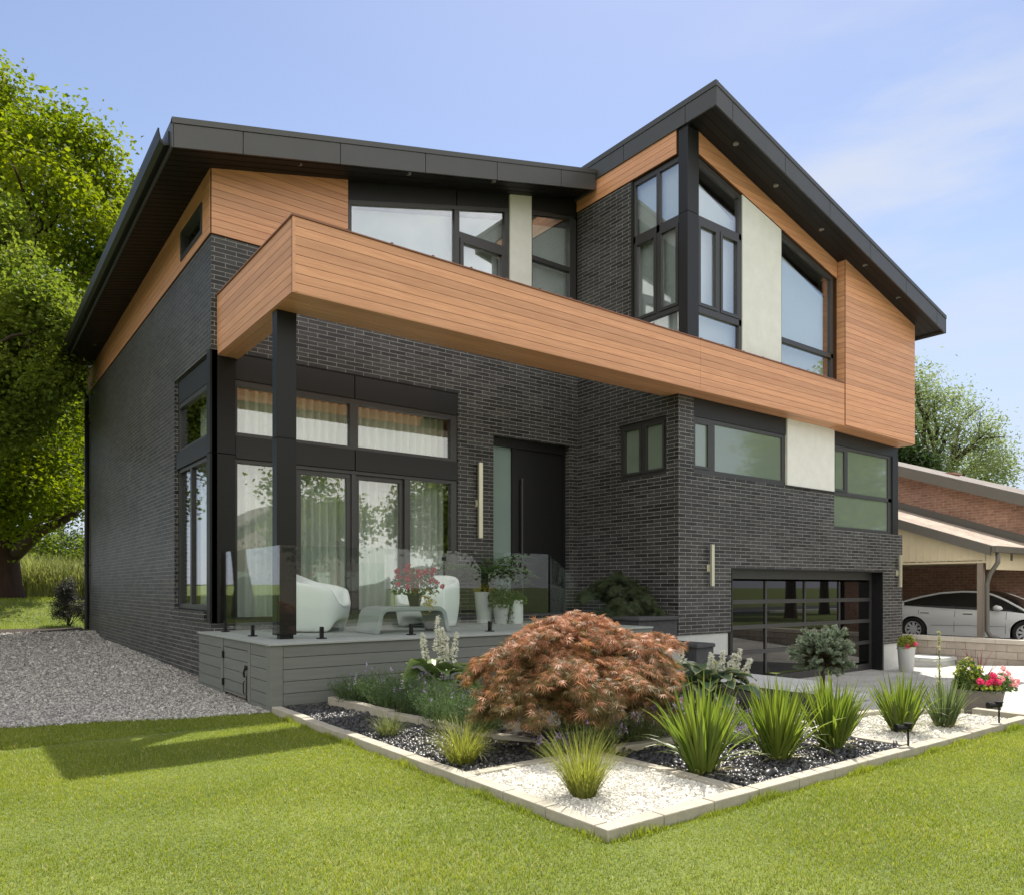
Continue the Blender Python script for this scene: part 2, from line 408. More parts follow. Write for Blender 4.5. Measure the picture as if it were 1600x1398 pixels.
# left side wall with its corner window hole
for a0, a1, z0, z1 in ((11.77, 23.2, -0.3, 1.07), (13.72, 23.2, 1.07, 4.92), (11.52, 23.2, 4.92, 6.61)):
    w.box(HX, HX + 0.25, a0, a1, z0, z1)
# main front wall
for a0, a1, z0, z1 in ((HX, 10.62, -0.3, 0.92), (HX + .25, 7.47, 4.93, 6.61), (7.47, 8.257, 0.92, 6.61), (8.257, 10.157, 4.28, 6.61), (10.157, 10.37, 0.92, 6.61)):
    w.box(a0, a1, HY, HY + 0.25, z0, z1)
# return wall of the wing, window hole at 9.163..10.336
for a0, a1, z0, z1 in ((WY + .25, HY, -0.5, 3.47), (10.336, HY, 3.47, 4.52), (WY + .25, 9.148, 3.47, 4.52), (WY + .25, HY, 4.52, 5.3), (10.02, HY, 5.3, 9.06)):
    w.box(RX, RX + 0.25, a0, a1, z0, z1)
# wing front wall round the garage door, pilaster, right pier
for a0, a1, z0, z1 in ((RX, 11.88, 0.58, 3.49), (11.88, 17.57, 1.80, 2.69), (11.88, 15.45, 2.69, 3.49), (17.57, 18.49, 0.10, 2.69), (RX, 10.79, 3.49, 4.95)):
    w.box(a0, a1, WY, WY + 0.25, z0, z1)
w.box(18.24, 18.49, WY + .25, 23.2, -0.6, 2.69)
w.box(HX, 18.49, 23.2, 23.45, -0.6, 9.0)
w.build('brick_wall', M['brick'], house)
s = MB()   # soldier-course sill under the corner window
for i in range(20): s.box(HX - 0.05, HX + .02, 11.72 + i * 0.104, 11.72 + i * 0.104 + 0.092, 0.93, 1.07)
s.build('brick_sill', M['brick'], house)
f = MB()   # concrete footing
f.box(RX, 11.80, WY + 0.02, WY + 0.3, -0.7, 0.58); f.box(17.62, 18.42, WY + 0.03, WY + 0.3, -0.7, 0.10); f.box(18.40, 18.47, WY + .3, 23, -0.7, 0.1)
f.build('concrete_footing', M['concrete'], house, bevel=0.006)

# timber cladding (separate boards with gaps over a backing)
def clad(name, axis, pos, poly, zo=4.845, d=0.0, th=0.022):
    b = MB(); slab(b, axis, pos, poly, d - 0.03, d + th - 0.008); back = b.build(name + '_backing', M['wood_back'], house)
    t = MB(); boards(t, axis, pos, poly, d + th - 0.013, d + th, 0.1094, 0.0065, zo)
    o = t.build(name, M['wood'], house); back.parent = o; back.name = 'backing'
    return o
clad('timber_cladding', 'Y', HY, [(HX, 6.62), (5.31, 6.62), (5.31, soffL(5.31)), (HX, soffL(HX))], 6.62)
clad('timber_cladding', 'X', HX, [(HY, 6.62), (11.91, 6.62), (11.91, soffS(11.91)), (HY, soffS(HY))], 6.62)
clad('timber_cladding', 'X', HX, [(11.91, 6.62), (13.17, 6.62), (13.17, 6.76), (11.91, 6.76)], 6.62)
clad('timber_cladding', 'X', HX, [(11.91, 7.23), (13.17, 7.23), (13.17, soffS(13.17)), (11.91, soffS(11.91))], 6.62)
clad('timber_cladding', 'X', HX, [(13.17, 6.62), (23.2, 6.62), (23.2, soffS(23.2)), (13.17, soffS(13.17))], 6.62)
# wing: strip over the return windows and over the brick pier, strip along the front under the soffit, the right-hand box
clad('timber_cladding', 'X', RX, [(8.90, 9.07), (HY, 9.07), (HY, 9.52), (8.90, 9.52)], 9.07, d=0.0)
clad('timber_cladding', 'Y', UY, [(10.66, 9.085), (15.2, 7.985), (15.2, soffR(15.2)), (10.66, soffR(10.66))], 7.9)
bx = MB(); slab(bx, 'Y', BY, [(15.24, 4.845), (18.26, 4.79), (18.26, soffR(18.26)), (15.24, soffR(15.24))], -0.62, -0.02); bx.build('timber_box', M['wood_back'], house)
clad('timber_cladding', 'Y', BY, [(15.22, 4.845), (18.28, 4.785), (18.28, soffR(18.28)), (15.22, soffR(15.22))], 4.845)
clad('timber_cladding', 'X', 15.24, [(BY, 5.74), (UY, 5.74), (UY, soffR(15.24)), (BY, soffR(15.24))], 4.845, d=0.0)
sx = MB(); boards(sx, 'X', 18.26, [(BY, 4.80), (9.12, 4.80), (9.12, soffR(18.26)), (BY, soffR(18.26))], -0.022, -0.004, 0.1094, 0.005, 4.845); sx.build('timber_cladding', M['wood'], house)
under = MB()
for k in range(4):
    ya, yb = BY + 0.003 + k * 0.11, BY + 0.108 + k * 0.11
    under.prism([(15.21, ya, 4.830), (18.27, ya, 4.770), (18.27, ya, 4.792), (15.21, ya, 4.852)], (0, yb - ya, 0))
under.build('timber_underside', M['wood'], house)

# floating timber band round the terrace: front beam, left return, boards on the outside and underneath
bz0, bz1 = 4.845, 5.725
bb = MB(); bb.box(3.27, 10.40, BY + 0.02, 9.14, bz0 + 0.015, bz1 - .01); bb.box(10.40, 15.24, BY + 0.02, UY, bz0 + 0.015, bz1 - 0.01); bb.box(3.27, 3.53, 9.14, HY, bz0 + 0.015, bz1 - 0.01)
core = bb.build('beam_core', M['wood_back'], house)
for x0, x1 in ((3.24, 10.505), (10.51, 15.215)):
    clad('timber_cladding', 'Y', BY, [(x0, bz0), (x1, bz0), (x1, bz1), (x0, bz1)], bz0, d=-0.02)
ct = MB(); ct.box(3.236, 3.268, BY - .0035, BY + .028, bz0 - .004, bz1 - .004); ct.build('corner_trim', M['wood'], house)
clad('timber_cladding', 'X', 3.262, [(BY, bz0), (HY, bz0), (HY, bz1), (BY, bz1)], bz0)
un = MB()
for k in range(6): un.box(3.25, 10.36, BY + 0.002 + k * 0.1098, BY + 0.107 + k * 0.1098, bz0 - 0.005, bz0 + 0.015)
for k in range(4): un.box(10.36, 15.24, BY + 0.002 + k * 0.1098, min(BY + 0.107 + k * 0.1098, UY + 0.19), bz0 - 0.005, bz0 + 0.015)
for k in range(3): un.box(3.25 + k * 0.1, 3.345 + k * 0.1, 9.16, HY, bz0 - 0.005, bz0 + 0.015)
un.build('timber_underside', M['wood'], house)
inn = MB(); boards(inn, 'Y', 9.14, [(3.55, bz0), (10.37, bz0), (10.37, bz1), (3.55, bz1)], -0.022, -0.002, 0.1094, 0.005, bz0)
boards(inn, 'X', 3.53, [(9.16, bz0), (HY, bz0), (HY, bz1), (9.16, bz1)], -0.022, -0.002, 0.1094, 0.005, bz0); inn.build('timber_cladding', M['wood'], house)
cp = MB(); cp.box(3.22, 15.20, BY - 0.02, 9.17 - 0.3, bz1 - 0.002, bz1 + 0.014); cp.box(3.22, 10.36, 8.87, 9.17, bz1 - 0.002, bz1 + 0.014); cp.box(3.22, 3.57, 9.17, HY - .03, bz1 - 0.002, bz1 + 0.014)
cp.box(10.36, 15.2, 8.4801, UY - .01, bz1 + .014, bz1 + 0.018)
for i in range(19): cp.box(3.9 + i * 0.6, 3.93 + i * 0.6, BY - 0.024, BY + 0.05, bz1 + 0.018, bz1 + 0.027)
cp.build('metal_flashing', M['copper'], house)
pp = MB(); pp.box(3.28, 3.53, 9.14, 9.30, 3.275, bz0 - 0.006); pp.box(3.283, 3.527, 9.143, 9.297, 3.262, 3.275); pp.box(3.28, 3.53, 9.14, 9.30, 0.84, 3.262); pp.box(3.33, 3.50, 9.16, 9.28, 0.79, 0.84)
pp.build('corner_post', M['post'], house, bevel=0.004)

# roofs: slab, capped fascia panels with joints, boarded soffit, gutter, downlights
def roof(x0, x1, y0, y1, zb0, zb1, h, panels, nm):
    k = (zb1 - zb0) / (x1 - x0); dr = DROP if nm == 'L' else 0.0
    t = MB(); t.prism([(x0 + .03, y0 + .03, zb0 + 0.1), (x1 - .03, y0 + .03, zb1 + 0.1), (x1 - .03, y0 + .03, zb1 + h - 0.02), (x0 + .03, y0 + .03, zb0 + h - 0.02)], (0, y1 - y0 - .06, -dr * (y1 - y0)))
    r = t.build('roof', M['fascia'], house)
    fp = MB()
    for a, b in zip(panels[:-1], panels[1:]):
        a2, b2 = a + 0.006, b - 0.006
        fp.prism([(a2, y0, zb0 + k * (a2 - x0)), (b2, y0, zb0 + k * (b2 - x0)), (b2, y0, zb0 + k * (b2 - x0) + h - 0.075), (a2, y0, zb0 + k * (a2 - x0) + h - 0.075)], (0, 0.03, 0))
    fp.build('fascia', M['fascia'], r)
    cp = MB(); cp.prism([(x0 - .012, y0 - 0.012, zb0 + h - 0.07), (x1 + .012, y0 - 0.012, zb1 + h - 0.07), (x1 + .012, y0 - 0.012, zb1 + h + .01), (x0 - .012, y0 - 0.012, zb0 + h + .01)], (0, 0.07, 0))
    cp.build('drip_edge', M['fascia'], r)
    so = MB(); n = int((y1 - y0) / 0.15)
    zs = 0.06
    for i in range(n):
        ya = y0 + 0.03 + i * 0.15; yb = ya + 0.143
        if ya > y0 + 3.2 and nm == 'R': break
        zs = 0.06 - dr * (ya - y0)
        so.prism([(x0 + .03, ya, zb0 + zs), (x1 - .03, ya, zb1 + zs), (x1 - .03, ya, zb1 + zs + 0.02), (x0 + .03, ya, zb0 + zs + 0.02)], (0, yb - ya, 0))
    so.build('soffit', M['soffit'], r)
    return r, k
L_joints = [2.487] + [on_y(u, 250, 10.9).x for u in (380, 532, 665, 777, 877)] + [10.29]
roofL, kL = roof(2.487, 10.29, 10.9, 22.3, 7.37, 9.26, 0.39, L_joints, 'L')
R_joints = [10.326] + [on_y(u, 300, 8.02).x for u in (1145, 1227, 1297, 1360, 1416, 1464)] + [18.82]
roofR, kR = roof(10.326, 18.82, 8.02, 23.5, 9.491, 7.383, 0.40, R_joints, 'R')
# left edge of the wing roof: panelled fascia with a wide capping
fl = MB(); ys = [8.02] + [on_x(u, 200, 10.32).y for u in (1070.6, 974.5)] + [12.6, 14.6, 17, 20, 23.5]
for a, b in zip(ys[:-1], ys[1:]): fl.box(10.318, 10.35, a + .006, b - .006, 9.491, 9.80)
fl.build('fascia', M['fascia'], roofR)
fc = MB(); fc.box(10.305, 10.38, 8.01, 23.5, 9.805, 9.90); fc.build('drip_edge', M['fascia'], roofR)
fr = MB(); fr.box(18.80, 18.835, 8.02, 23.5, 7.383, 7.79); fr.build('fascia', M['fascia'], roofR)
fe = MB(); fe.prism([(2.475, 10.9, 7.37), (2.50, 10.9, 7.37), (2.50, 10.9, 7.75), (2.475, 10.9, 7.75)], (0, 11.4, -11.4 * DROP)); fe.build('fascia', M['fascia'], roofL)
fe = MB(); fe.box(10.27, 10.31, 10.91, HY, 9.27, 9.65); fe.build('fascia', M['fascia'], roofL)
# gutter: open half-box with rolled lip
g = MB(); gp = [(2.475, 7.63), (2.475, 7.44), (2.40, 7.42), (2.345, 7.47), (2.325, 7.58), (2.325, 7.63), (2.345, 7.63), (2.345, 7.59), (2.365, 7.50), (2.41, 7.45), (2.455, 7.46), (2.455, 7.63)]
g.prism([(x, 11.02, z) for x, z in gp], (0, 11.25, -11.25 * DROP)); g.build('gutter', M['metal'], roofL)
dp = MB(); dp.tube([(2.42, 22.1, 7.08), (2.42, 22.1, 6.95), (2.75, 22.5, 6.75), (3.07, 22.9, 6.6), (3.09, 23.0, 6.3), (3.09, 23.0, 0.3)], 0.055, 8)
for z in (2.0, 4.0, 5.8): dp.box(3.02, 3.156, 22.93, 23.07, z, z + .05)
dp.build('downpipe', M['metal'], house)
def on_soffit(u, v, zb0, x0, k):
    r = Vector(ray(u, v)); t = (zb0 + 0.055 - EYE - k * x0) / (r.z - k * r.x); return Vector((0, 0, EYE)) + r * t
for (u, v) in ((1149.9, 226), (1212.5, 291), (1283.8, 359.6), (1352, 415.4), (1404, 466)):
    p = on_soffit(u, v, 9.491, 10.326, kR); d = MB(); d.lathe([(0.0, 0.0), (0.032, 0.0), (0.036, -0.004), (0.05, -0.004), (0.05, 0.02)], p, 16); d.build('downlight', M['lampglow'], roofR)
for (u, v) in ((467, 257), (638, 272), (771, 284), (292, 272), (253, 340)):
    p = on_soffit(u, v, 7.37, 2.487, kL); d = MB(); d.lathe([(0.0, 0.0), (0.032, 0.0), (0.036, -0.004), (0.05, -0.004), (0.05, 0.02)], p, 16); d.build('downlight', M['lampglow'], roofL)

# rooms behind the glass: floors, partitions and a dark lining so the house is closed
rm = MB(); rm.box(HX + .3, 10.3, HY + 0.26, 23.0, 0.74, 0.79); rm.box(HX + .3, 18.2, HY + 0.26, 23.0, 5.15, 5.45)
rm.box(HX + .3, 18.2, 14.6, 14.7, 0.8, 5.1); rm.box(HX + .3, 18.2, 14.6, 14.7, 5.5, 7.6)
rm.box(10.7, 18.2, 9.15, HY + .2, 2.5, 2.6); rm.box(10.7, 18.2, 9.1, HY + .2, 5.2, 5.3); rm.box(18.2, 18.235, 9.14, 23, 2.7, 7.35); rm.box(10.7, 17.9, 11.0, 11.1, -0.5, 2.4)
rm.build('room_interior', M['room'], house)

# ---- windows: a frame mesh (part) with one pane per light (sub-parts)
def window(axis, pos, outer, bars, panes, fd=(-0.06, 0.03), pd=(-0.025, -0.015), glass='glass', name='window', pdepth=None, framemat='frame', parent=None):
    """outer: quad in (a,z); bars: list of quads; panes: list of quads"""
    fm = MB()
    for q in bars: slab(fm, axis, pos, q, *fd)
    fo = fm.build(name, M[framemat], parent or house, bevel=0.003)
    for i, q in enumerate(panes):
        p = MB(); g = glass if isinstance(glass, str) else glass[i]
        dd = pd if pdepth is None else pdepth[i]
        slab(p, axis, pos, q, *dd); p.build('pane', M[g], fo)
    return fo
def ring(a0, a1, z0, z1, t):
    return [rect(a0, a1, z1 - t, z1), rect(a0, a1, z0, z0 + t), rect(a0, a0 + t, z0 + t, z1 - t), rect(a1 - t, a1, z0 + t, z1 - t)]
def casement(fo, axis, pos, a0, a1, z0, z1, t=0.045, d=(0.012, 0.045), glass='glass'):
    c = MB()
    for q in ring(a0, a1, z0, z1, t): slab(c, axis, pos, q, *d)
    co = c.build('sash', M['frame'], fo, bevel=0.003)
    p = MB(); slab(p, axis, pos, rect(a0 + t, a1 - t, z0 + t, z1 - t), d[0], d[0] + 0.01); pn = p.build('pane', M[glass], fo)
    return co
def metal_panel(axis, pos, quads, d0, d1, name='metal_panel', mt='metal'):
    for q in quads:
        b = MB(); slab(b, axis, pos, q, d0, d1); b.build(name, M[mt], house, bevel=0.003)
def blind(axis, pos, quad, d, mt='blind', name='roller_blind'):
    b = MB(); slab(b, axis, pos, quad, d - 0.006, d); return b.build(name, M[mt], house)
def curtain(axis, pos, a0, a1, z0, z1, d, seed):
    rng = np.random.default_rng(seed); n = int((a1 - a0) / 0.009); a = np.linspace(a0, a1, n)
    ph = 2 * math.pi * a / 0.15 + 0.9 * np.sin(a * 3.1 + seed) + 0.5 * np.sin(a * 7.7)
    dep = d + 0.055 * np.sin(ph) + 0.012 * np.sin(ph * 2 + 1)
    V = []
    for z in (z0, z1):
        for i in range(n):
            V.append(tuple(pl(axis, pos, a[i], z, dep[i])))
    F = [(i, i + 1, n + i + 1, n + i) for i in range(n - 1)]
    return np_mesh('curtain', V, F, M['curtain'], house, True)

# living-room window wall (main front) with the black corner column
metal_panel('Y', HY, [rect(3.156, 3.50, 0.90, 3.40), rect(3.156, 3.50, 3.41, 4.92)], -0.1, 0.03, 'corner_column', 'post')
metal_panel('X', HX, [rect(11.49, 11.66, 0.90, 3.40), rect(11.49, 11.66, 3.41, 4.92)], -0.08, 0.028, 'corner_column', 'post')
metal_panel('Y', HY, [rect(3.51, 5.44, 4.54, 4.92), rect(5.455, 7.465, 4.54, 4.92)], -0.14, -0.01, 'header_panel')
metal_panel('Y', HY, [rect(3.51, 5.44, 3.36, 3.70), rect(5.455, 7.465, 3.36, 3.70)], -0.14, 0.005, 'spandrel_panel')
metal_panel('Y', HY, [rect(3.50, 7.48, 4.921, 4.94)], -0.2, 0.0, 'lintel')
window('Y', HY, None, [rect(3.50, 7.47, 4.45, 4.54), rect(3.50, 7.47, 3.70, 3.755), rect(3.50, 3.545, 3.755, 4.45), rect(5.37, 5.517, 3.755, 4.45), rect(7.33, 7.47, 3.755, 4.45)],
       [rect(3.545, 5.37, 3.755, 4.45), rect(5.517, 7.33, 3.755, 4.45)], fd=(-0.15, -0.03), pd=(-0.09, -0.08))
fo = window('Y', HY, None, [rect(3.50, 7.47, 3.30, 3.36), rect(3.50, 7.47, 0.90, 0.98), rect(3.50, 3.545, .98, 3.30), rect(4.40, 4.47, .98, 3.30), rect(5.40, 5.48, .98, 3.30), rect(6.39, 6.50, .98, 3.30), rect(7.34, 7.47, .98, 3.30)],
       [rect(3.545, 4.40, .98, 3.30), rect(6.50, 7.34, .98, 3.30)], fd=(-0.15, -0.03), pd=(-0.09, -0.08))
casement(fo, 'Y', HY, 4.47, 5.40, .98, 3.30, 0.075, (-0.11, -0.06)); casement(fo, 'Y', HY, 5.48, 6.39, .98, 3.30, 0.075, (-0.13, -0.08))
th = MB(); th.box(3.50, 7.47, HY - .06, HY + .2, 0.79, 0.90); th.build('threshold', M['deck'], house)
curtain('Y', HY, 3.60, 7.45, 0.82, 4.5, -0.40, 3)
metal_panel('X', HX, [rect(11.66, 13.70, 4.52, 4.90)], -0.14, -0.05, 'header_panel'); metal_panel('X', HX, [rect(11.66, 13.70, 3.42, 3.70)], -0.14, -0.02, 'spandrel_panel')
window('X', HX, None, [rect(11.66, 13.70, 4.44, 4.52), rect(11.66, 13.70, 3.70, 3.76), rect(13.60, 13.70, 3.76, 4.44), rect(11.66, 11.72, 3.76, 4.44)], [rect(11.72, 13.60, 3.76, 4.44)], fd=(-0.16, -0.06), pd=(-0.11, -0.1))
window('X', HX, None, [rect(11.66, 13.70, 3.36, 3.42), rect(11.66, 13.70, 1.08, 1.16), rect(13.60, 13.70, 1.16, 3.36), rect(11.66, 11.72, 1.16, 3.36), rect(12.86, 12.94, 1.16, 3.36)], [rect(11.72, 12.86, 1.16, 3.36), rect(12.94, 13.60, 1.16, 3.36)], fd=(-0.16, -0.06), pd=(-0.11, -0.1))
curtain('X', HX, 11.8, 13.6, 0.82, 4.5, -0.42, 4)
window('X', HX, None, ring(11.91, 13.17, 6.76, 7.23, 0.07), [rect(11.98, 13.10, 6.83, 7.16)], fd=(-0.06, 0.04))

# entry: recessed black door with long pull and frosted sidelight
en = MB(); slab(en, 'Y', HY, rect(8.257, 10.157, 4.12, 4.28), -0.25, -0.12); slab(en, 'Y', HY, rect(8.80, 8.86, .80, 4.12), -0.25, -0.13); slab(en, 'Y', HY, rect(10.09, 10.157, .80, 4.12), -0.25, -0.13)
ef = en.build('door_frame', M['door'], house)
dr = MB(); slab(dr, 'Y', HY, rect(8.86, 10.09, 0.80, 4.12), -0.22, -0.16); do = dr.build('front_door', M['door'], house)
hd = MB(); hd.tube([(9.02, HY + 0.10, 1.25), (9.02, HY + 0.10, 3.55)], 0.022, 10)
for z in (1.4, 3.4): hd.tube([(9.02, HY + 0.10, z), (9.02, HY + 0.165, z)], 0.014, 8)
hd.build('handle', M['frame'], do)
sl = MB(); slab(sl, 'Y', HY, rect(8.257, 8.80, .80, 4.12), -0.20, -0.18); sl.build('sidelight', M['frostdoor'], ef)
# wing return window
window('X', RX, None, ring(9.148, 10.336, 3.47, 4.52, 0.07) + [rect(9.72, 9.79, 3.54, 4.45)], [rect(9.218, 9.72, 3.54, 4.45), rect(9.79, 10.266, 3.54, 4.45)], fd=(-0.14, -0.05), pd=(-0.1, -0.09), glass='frost')
sw = window('X', RX, None, ring(9.225, 9.715, 3.545, 4.445, 0.05) + ring(9.795, 10.26, 3.545, 4.445, 0.05), [], fd=(-0.11, -0.035))

# wing ground-floor windows
metal_panel('Y', WY, [rect(10.795, 13.665, 4.51, 4.86), rect(15.42, 18.29, 4.53, 4.86)], -0.12, -0.012, 'header_panel')
fo = window('Y', WY, None, [rect(10.795, 13.665, 4.44, 4.51), rect(10.795, 13.665, 3.49, 3.58), rect(13.55, 13.665, 3.58, 4.44), rect(11.26, 11.42, 3.58, 4.44)], [rect(11.42, 13.55, 3.58, 4.44)], fd=(-0.12, -0.03), pd=(-0.07, -0.06), glass='frost')
casement(fo, 'Y', WY, 10.80, 11.26, 3.58, 4.44, 0.05, (-0.06, -0.015), 'frost')
metal_panel('Y', WY, [[(13.67, 3.495), (15.435, 3.495), (15.435, 4.86), (13.67, 4.86)]], -0.12, 0.02, 'stucco_panel', 'stucco')
metal_panel('Y', WY, [rect(13.62, 15.47, 3.475, 3.497)], -0.1, 0.045, 'sill', 'frame')
fo = window('Y', WY, None, [rect(15.44, 18.02, 4.46, 4.53), rect(15.44, 18.02, 3.44, 3.53), rect(15.45, 18.02, 2.69, 2.76), rect(17.86, 18.02, 2.76, 4.46), rect(15.95, 16.06, 3.53, 4.46), rect(15.45, 15.475, 2.76, 4.46)], [rect(16.06, 17.86, 3.53, 4.46), rect(15.475, 17.86, 2.76, 3.44)], fd=(-0.12, -0.03), pd=(-0.07, -0.06), glass='frost')
casement(fo, 'Y', WY, 15.475, 15.95, 3.53, 4.46, 0.05, (-0.06, -0.015), 'frost')
metal_panel('Y', WY, [rect(18.02, 18.29, 2.69, 4.53)], -0.25, 0.0, 'corner_column', 'metal')

# garage door: four rows by four columns of black glass in a dark grid
GD = 9.16
gx = [11.97, 13.37, 14.78, 16.15, 17.53]; gz = [-0.36, 0.14, 0.645, 1.145, 1.60]
gb = [rect(11.88, 17.57, 1.60, 1.80), rect(11.88, 17.57, -0.56, -0.36), rect(11.88, 11.97, -.36, 1.6), rect(17.49, 17.57, -.36, 1.6)]
gb += [rect(11.97, 17.49, z - 0.042, z + 0.042) for z in gz[1:4]] + [rect(x - 0.03, x + 0.03, a + .042, b - .042) for x in gx[1:4] for a, b in zip(gz[:-1], gz[1:])]
gpanes = [rect(a + .03, b - .03, c + .042, d - .042) for a, b in zip(gx[:-1], gx[1:]) for c, d in zip(gz[:-1], gz[1:])]
window('Y', GD, None, gb, gpanes, fd=(-0.05, 0.02), pd=(-0.02, -0.005), glass='black_glass', name='garage_door')
metal_panel('X', 17.57, [rect(WY + .01, GD, -0.55, 1.80)], -0.05, 0.012, 'garage_jamb', 'door'); metal_panel('X', 11.88, [rect(WY - .012, GD, -0.55, 1.80)], -0.02, 0.01, 'garage_jamb', 'metal')
metal_panel('Y', WY, [rect(11.80, 11.88, -0.55, 0.58)], -0.2, 0.03, 'garage_jamb', 'metal')
metal_panel('Y', WY, [rect(11.88, 17.57, 1.775, 1.80)], -0.3, 0.01, 'garage_lintel', 'metal')

# wing upper floor: black corner post, corner windows, stucco, big window
metal_panel('Y', UY, [rect(10.37, 10.66, 4.9, 7.985), rect(10.37, 10.66, 7.992, 9.46)], -0.18, 0.03, 'corner_column', 'metal')
metal_panel('X', RX, [rect(8.652, 8.86, 4.9, 7.985), rect(8.652, 8.86, 7.992, 9.53)], -0.05, 0.008, 'corner_column', 'metal')
fo = window('X', RX, None, [rect(8.86, 10.02, 8.965, 9.06), rect(8.86, 10.02, 7.876, 8.017), rect(8.86, 10.02, 6.33, 6.42), rect(8.86, 8.90, 5.3, 8.965), rect(9.94, 10.02, 5.3, 8.965), rect(9.34, 9.42, 6.42, 8.965)],
      [rect(8.90, 9.34, 8.017, 8.965), rect(9.42, 9.94, 8.017, 8.965), rect(8.90, 9.94, 5.3, 6.33)], fd=(-0.12, -0.04), pd=(-0.08, -0.07), glass='skyglass')
casement(fo, 'X', RX, 8.90, 9.34, 6.42, 7.876, 0.055, (-0.07, -0.02), 'skyglass'); casement(fo, 'X', RX, 9.42, 9.94, 6.42, 7.876, 0.055, (-0.07, -0.02), 'skyglass')
metal_panel('X', RX, [rect(9.985, 10.03, 5.3, 9.06)], -0.1, -0.005, 'window_trim', 'metal')
blind('X', RX, rect(8.87, 10.0, 5.3, 9.0), -0.17)
def hA(x): return 9.05 - 0.2406 * (x - 10.678)
fo = window('Y', UY, None, [[(10.66, hA(10.66) - 0.085), (11.955, hA(11.955) - 0.085), (11.955, hA(11.955)), (10.66, hA(10.66))], rect(10.66, 11.955, 7.90, 8.02), rect(10.66, 11.955, 6.30, 6.42),
      [(10.66, 5.4), (10.70, 5.4), (10.70, hA(10.70) - .085), (10.66, hA(10.66) - .085)], [(11.87, 5.4), (11.955, 5.4), (11.955, hA(11.955) - .085), (11.87, hA(11.87) - .085)], rect(11.24, 11.32, 6.42, 7.90)],
      [[(10.70, 8.02), (11.87, 8.02), (11.87, hA(11.87) - .085), (10.70, hA(10.70) - .085)], rect(10.70, 11.87, 5.4, 6.30)], fd=(-0.12, -0.02), pd=(-0.07, -0.06), glass='skyglass')
casement(fo, 'Y', UY, 10.70, 11.24, 6.42, 7.90, 0.06, (-0.06, -0.005), 'skyglass'); casement(fo, 'Y', UY, 11.32, 11.87, 6.42, 7.90, 0.06, (-0.06, -0.005), 'skyglass')
blind('Y', UY, [(10.68, 5.3), (11.95, 5.3), (11.95, hA(11.95) - .42), (10.68, hA(10.68) - .22)], -0.2)
metal_panel('Y', UY, [[(11.955, 5.5), (13.20, 5.5), (13.20, hA(13.20) + .02), (11.955, hA(11.955) + .02)]], -0.1, 0.0, 'stucco_panel', 'stucco')
fo = window('Y', UY, None, [[(13.20, hA(13.2) - 0.07), (15.12, hA(15.12) - 0.07), (15.12, hA(15.12)), (13.20, hA(13.20))], rect(13.20, 15.12, 6.27, 6.37), rect(13.20, 15.12, 5.74, 5.80),
      [(13.20, 5.8), (13.24, 5.8), (13.24, hA(13.24) - .07), (13.20, hA(13.20) - .07)], [(15.03, 5.8), (15.12, 5.8), (15.12, hA(15.12) - .07), (15.03, hA(15.03) - .07)]],
      [[(13.24, 6.37), (15.03, 6.37), (15.03, hA(15.03) - .07), (13.24, hA(13.24) - .07)], rect(13.24, 15.03, 5.80, 6.27)], fd=(-0.12, -0.02), pd=(-0.07, -0.06), glass='skyglass')
blind('Y', UY, [(13.25, 5.6), (15.04, 5.6), (15.04, hA(15.04) - .40), (13.25, hA(13.25) - .25)], -0.2)

# left upper floor: dark sloped head, windows, pale stucco strip
def hL(x): return 7.815 + 0.258 * (x - 5.38)
metal_panel('Y', HY, [[(5.315, hL(5.315)), (7.45, hL(7.45)), (7.45, soffL(7.45)), (5.315, soffL(5.315))], [(7.465, hL(7.465)), (8.645, hL(8.645)), (8.645, soffL(8.645)), (7.465, soffL(7.465))]], -0.14, -0.03, 'head_panel')
metal_panel('Y', HY, [[(9.175, 8.79), (10.37, 8.98), (10.37, soffL(10.3)), (9.175, soffL(9.175))]], -0.14, -0.03, 'head_panel')
def para(a0, a1, f, t0, t1): return [(a0, f(a0) + t0), (a1, f(a1) + t0), (a1, f(a1) + t1), (a0, f(a0) + t1)]
fo = window('Y', HY, None, [para(5.315, 8.645, hL, -0.075, 0.0), [(5.315, 6.6), (5.40, 6.6), (5.40, hL(5.40) - .075), (5.315, hL(5.315) - .075)], [(7.41, 6.6), (7.52, 6.6), (7.52, hL(7.52) - .075), (7.41, hL(7.41) - .075)], [(8.54, 6.6), (8.645, 6.6), (8.645, hL(8.645) - .075), (8.54, hL(8.54) - .075)], rect(7.52, 8.54, 7.79, 7.90)],
      [[(5.40, 6.6), (7.41, 6.6), (7.41, hL(7.41) - .075), (5.40, hL(5.40) - .075)], [(7.52, 7.90), (8.54, 7.90), (8.54, hL(8.54) - .075), (7.52, hL(7.52) - .075)]], fd=(-0.14, -0.03), pd=(-0.08, -0.07), glass='skyglass')
casement(fo, 'Y', HY, 7.525, 8.535, 6.6, 7.785, 0.075, (-0.08, -0.01), 'skyglass')
metal_panel('Y', HY, [[(8.647, 6.5), (9.175, 6.5), (9.175, soffL(9.175)), (8.647, soffL(8.647))]], -0.12, 0.0, 'stucco_panel', 'stucco')
fo = window('Y', HY, None, [[(9.175, 8.70), (10.3, 8.93), (10.3, 9.0), (9.175, 8.79)], [(9.175, 6.6), (9.215, 6.6), (9.215, 8.72), (9.175, 8.72)], [(10.19, 6.6), (10.37, 6.6), (10.37, 8.95), (10.19, 8.92)], rect(9.215, 10.19, 7.83, 7.92)],
      [[(9.215, 7.92), (10.19, 7.92), (10.19, 8.91), (9.215, 8.70)], rect(9.215, 10.19, 6.6, 7.83)], fd=(-0.14, -0.03), pd=(-0.08, -0.07), glass='skyglass')
blind('Y', HY, [(5.33, 6.5), (10.3, 6.5), (10.3, 8.8), (8.7, 8.5), (5.33, 7.72)], -0.22)

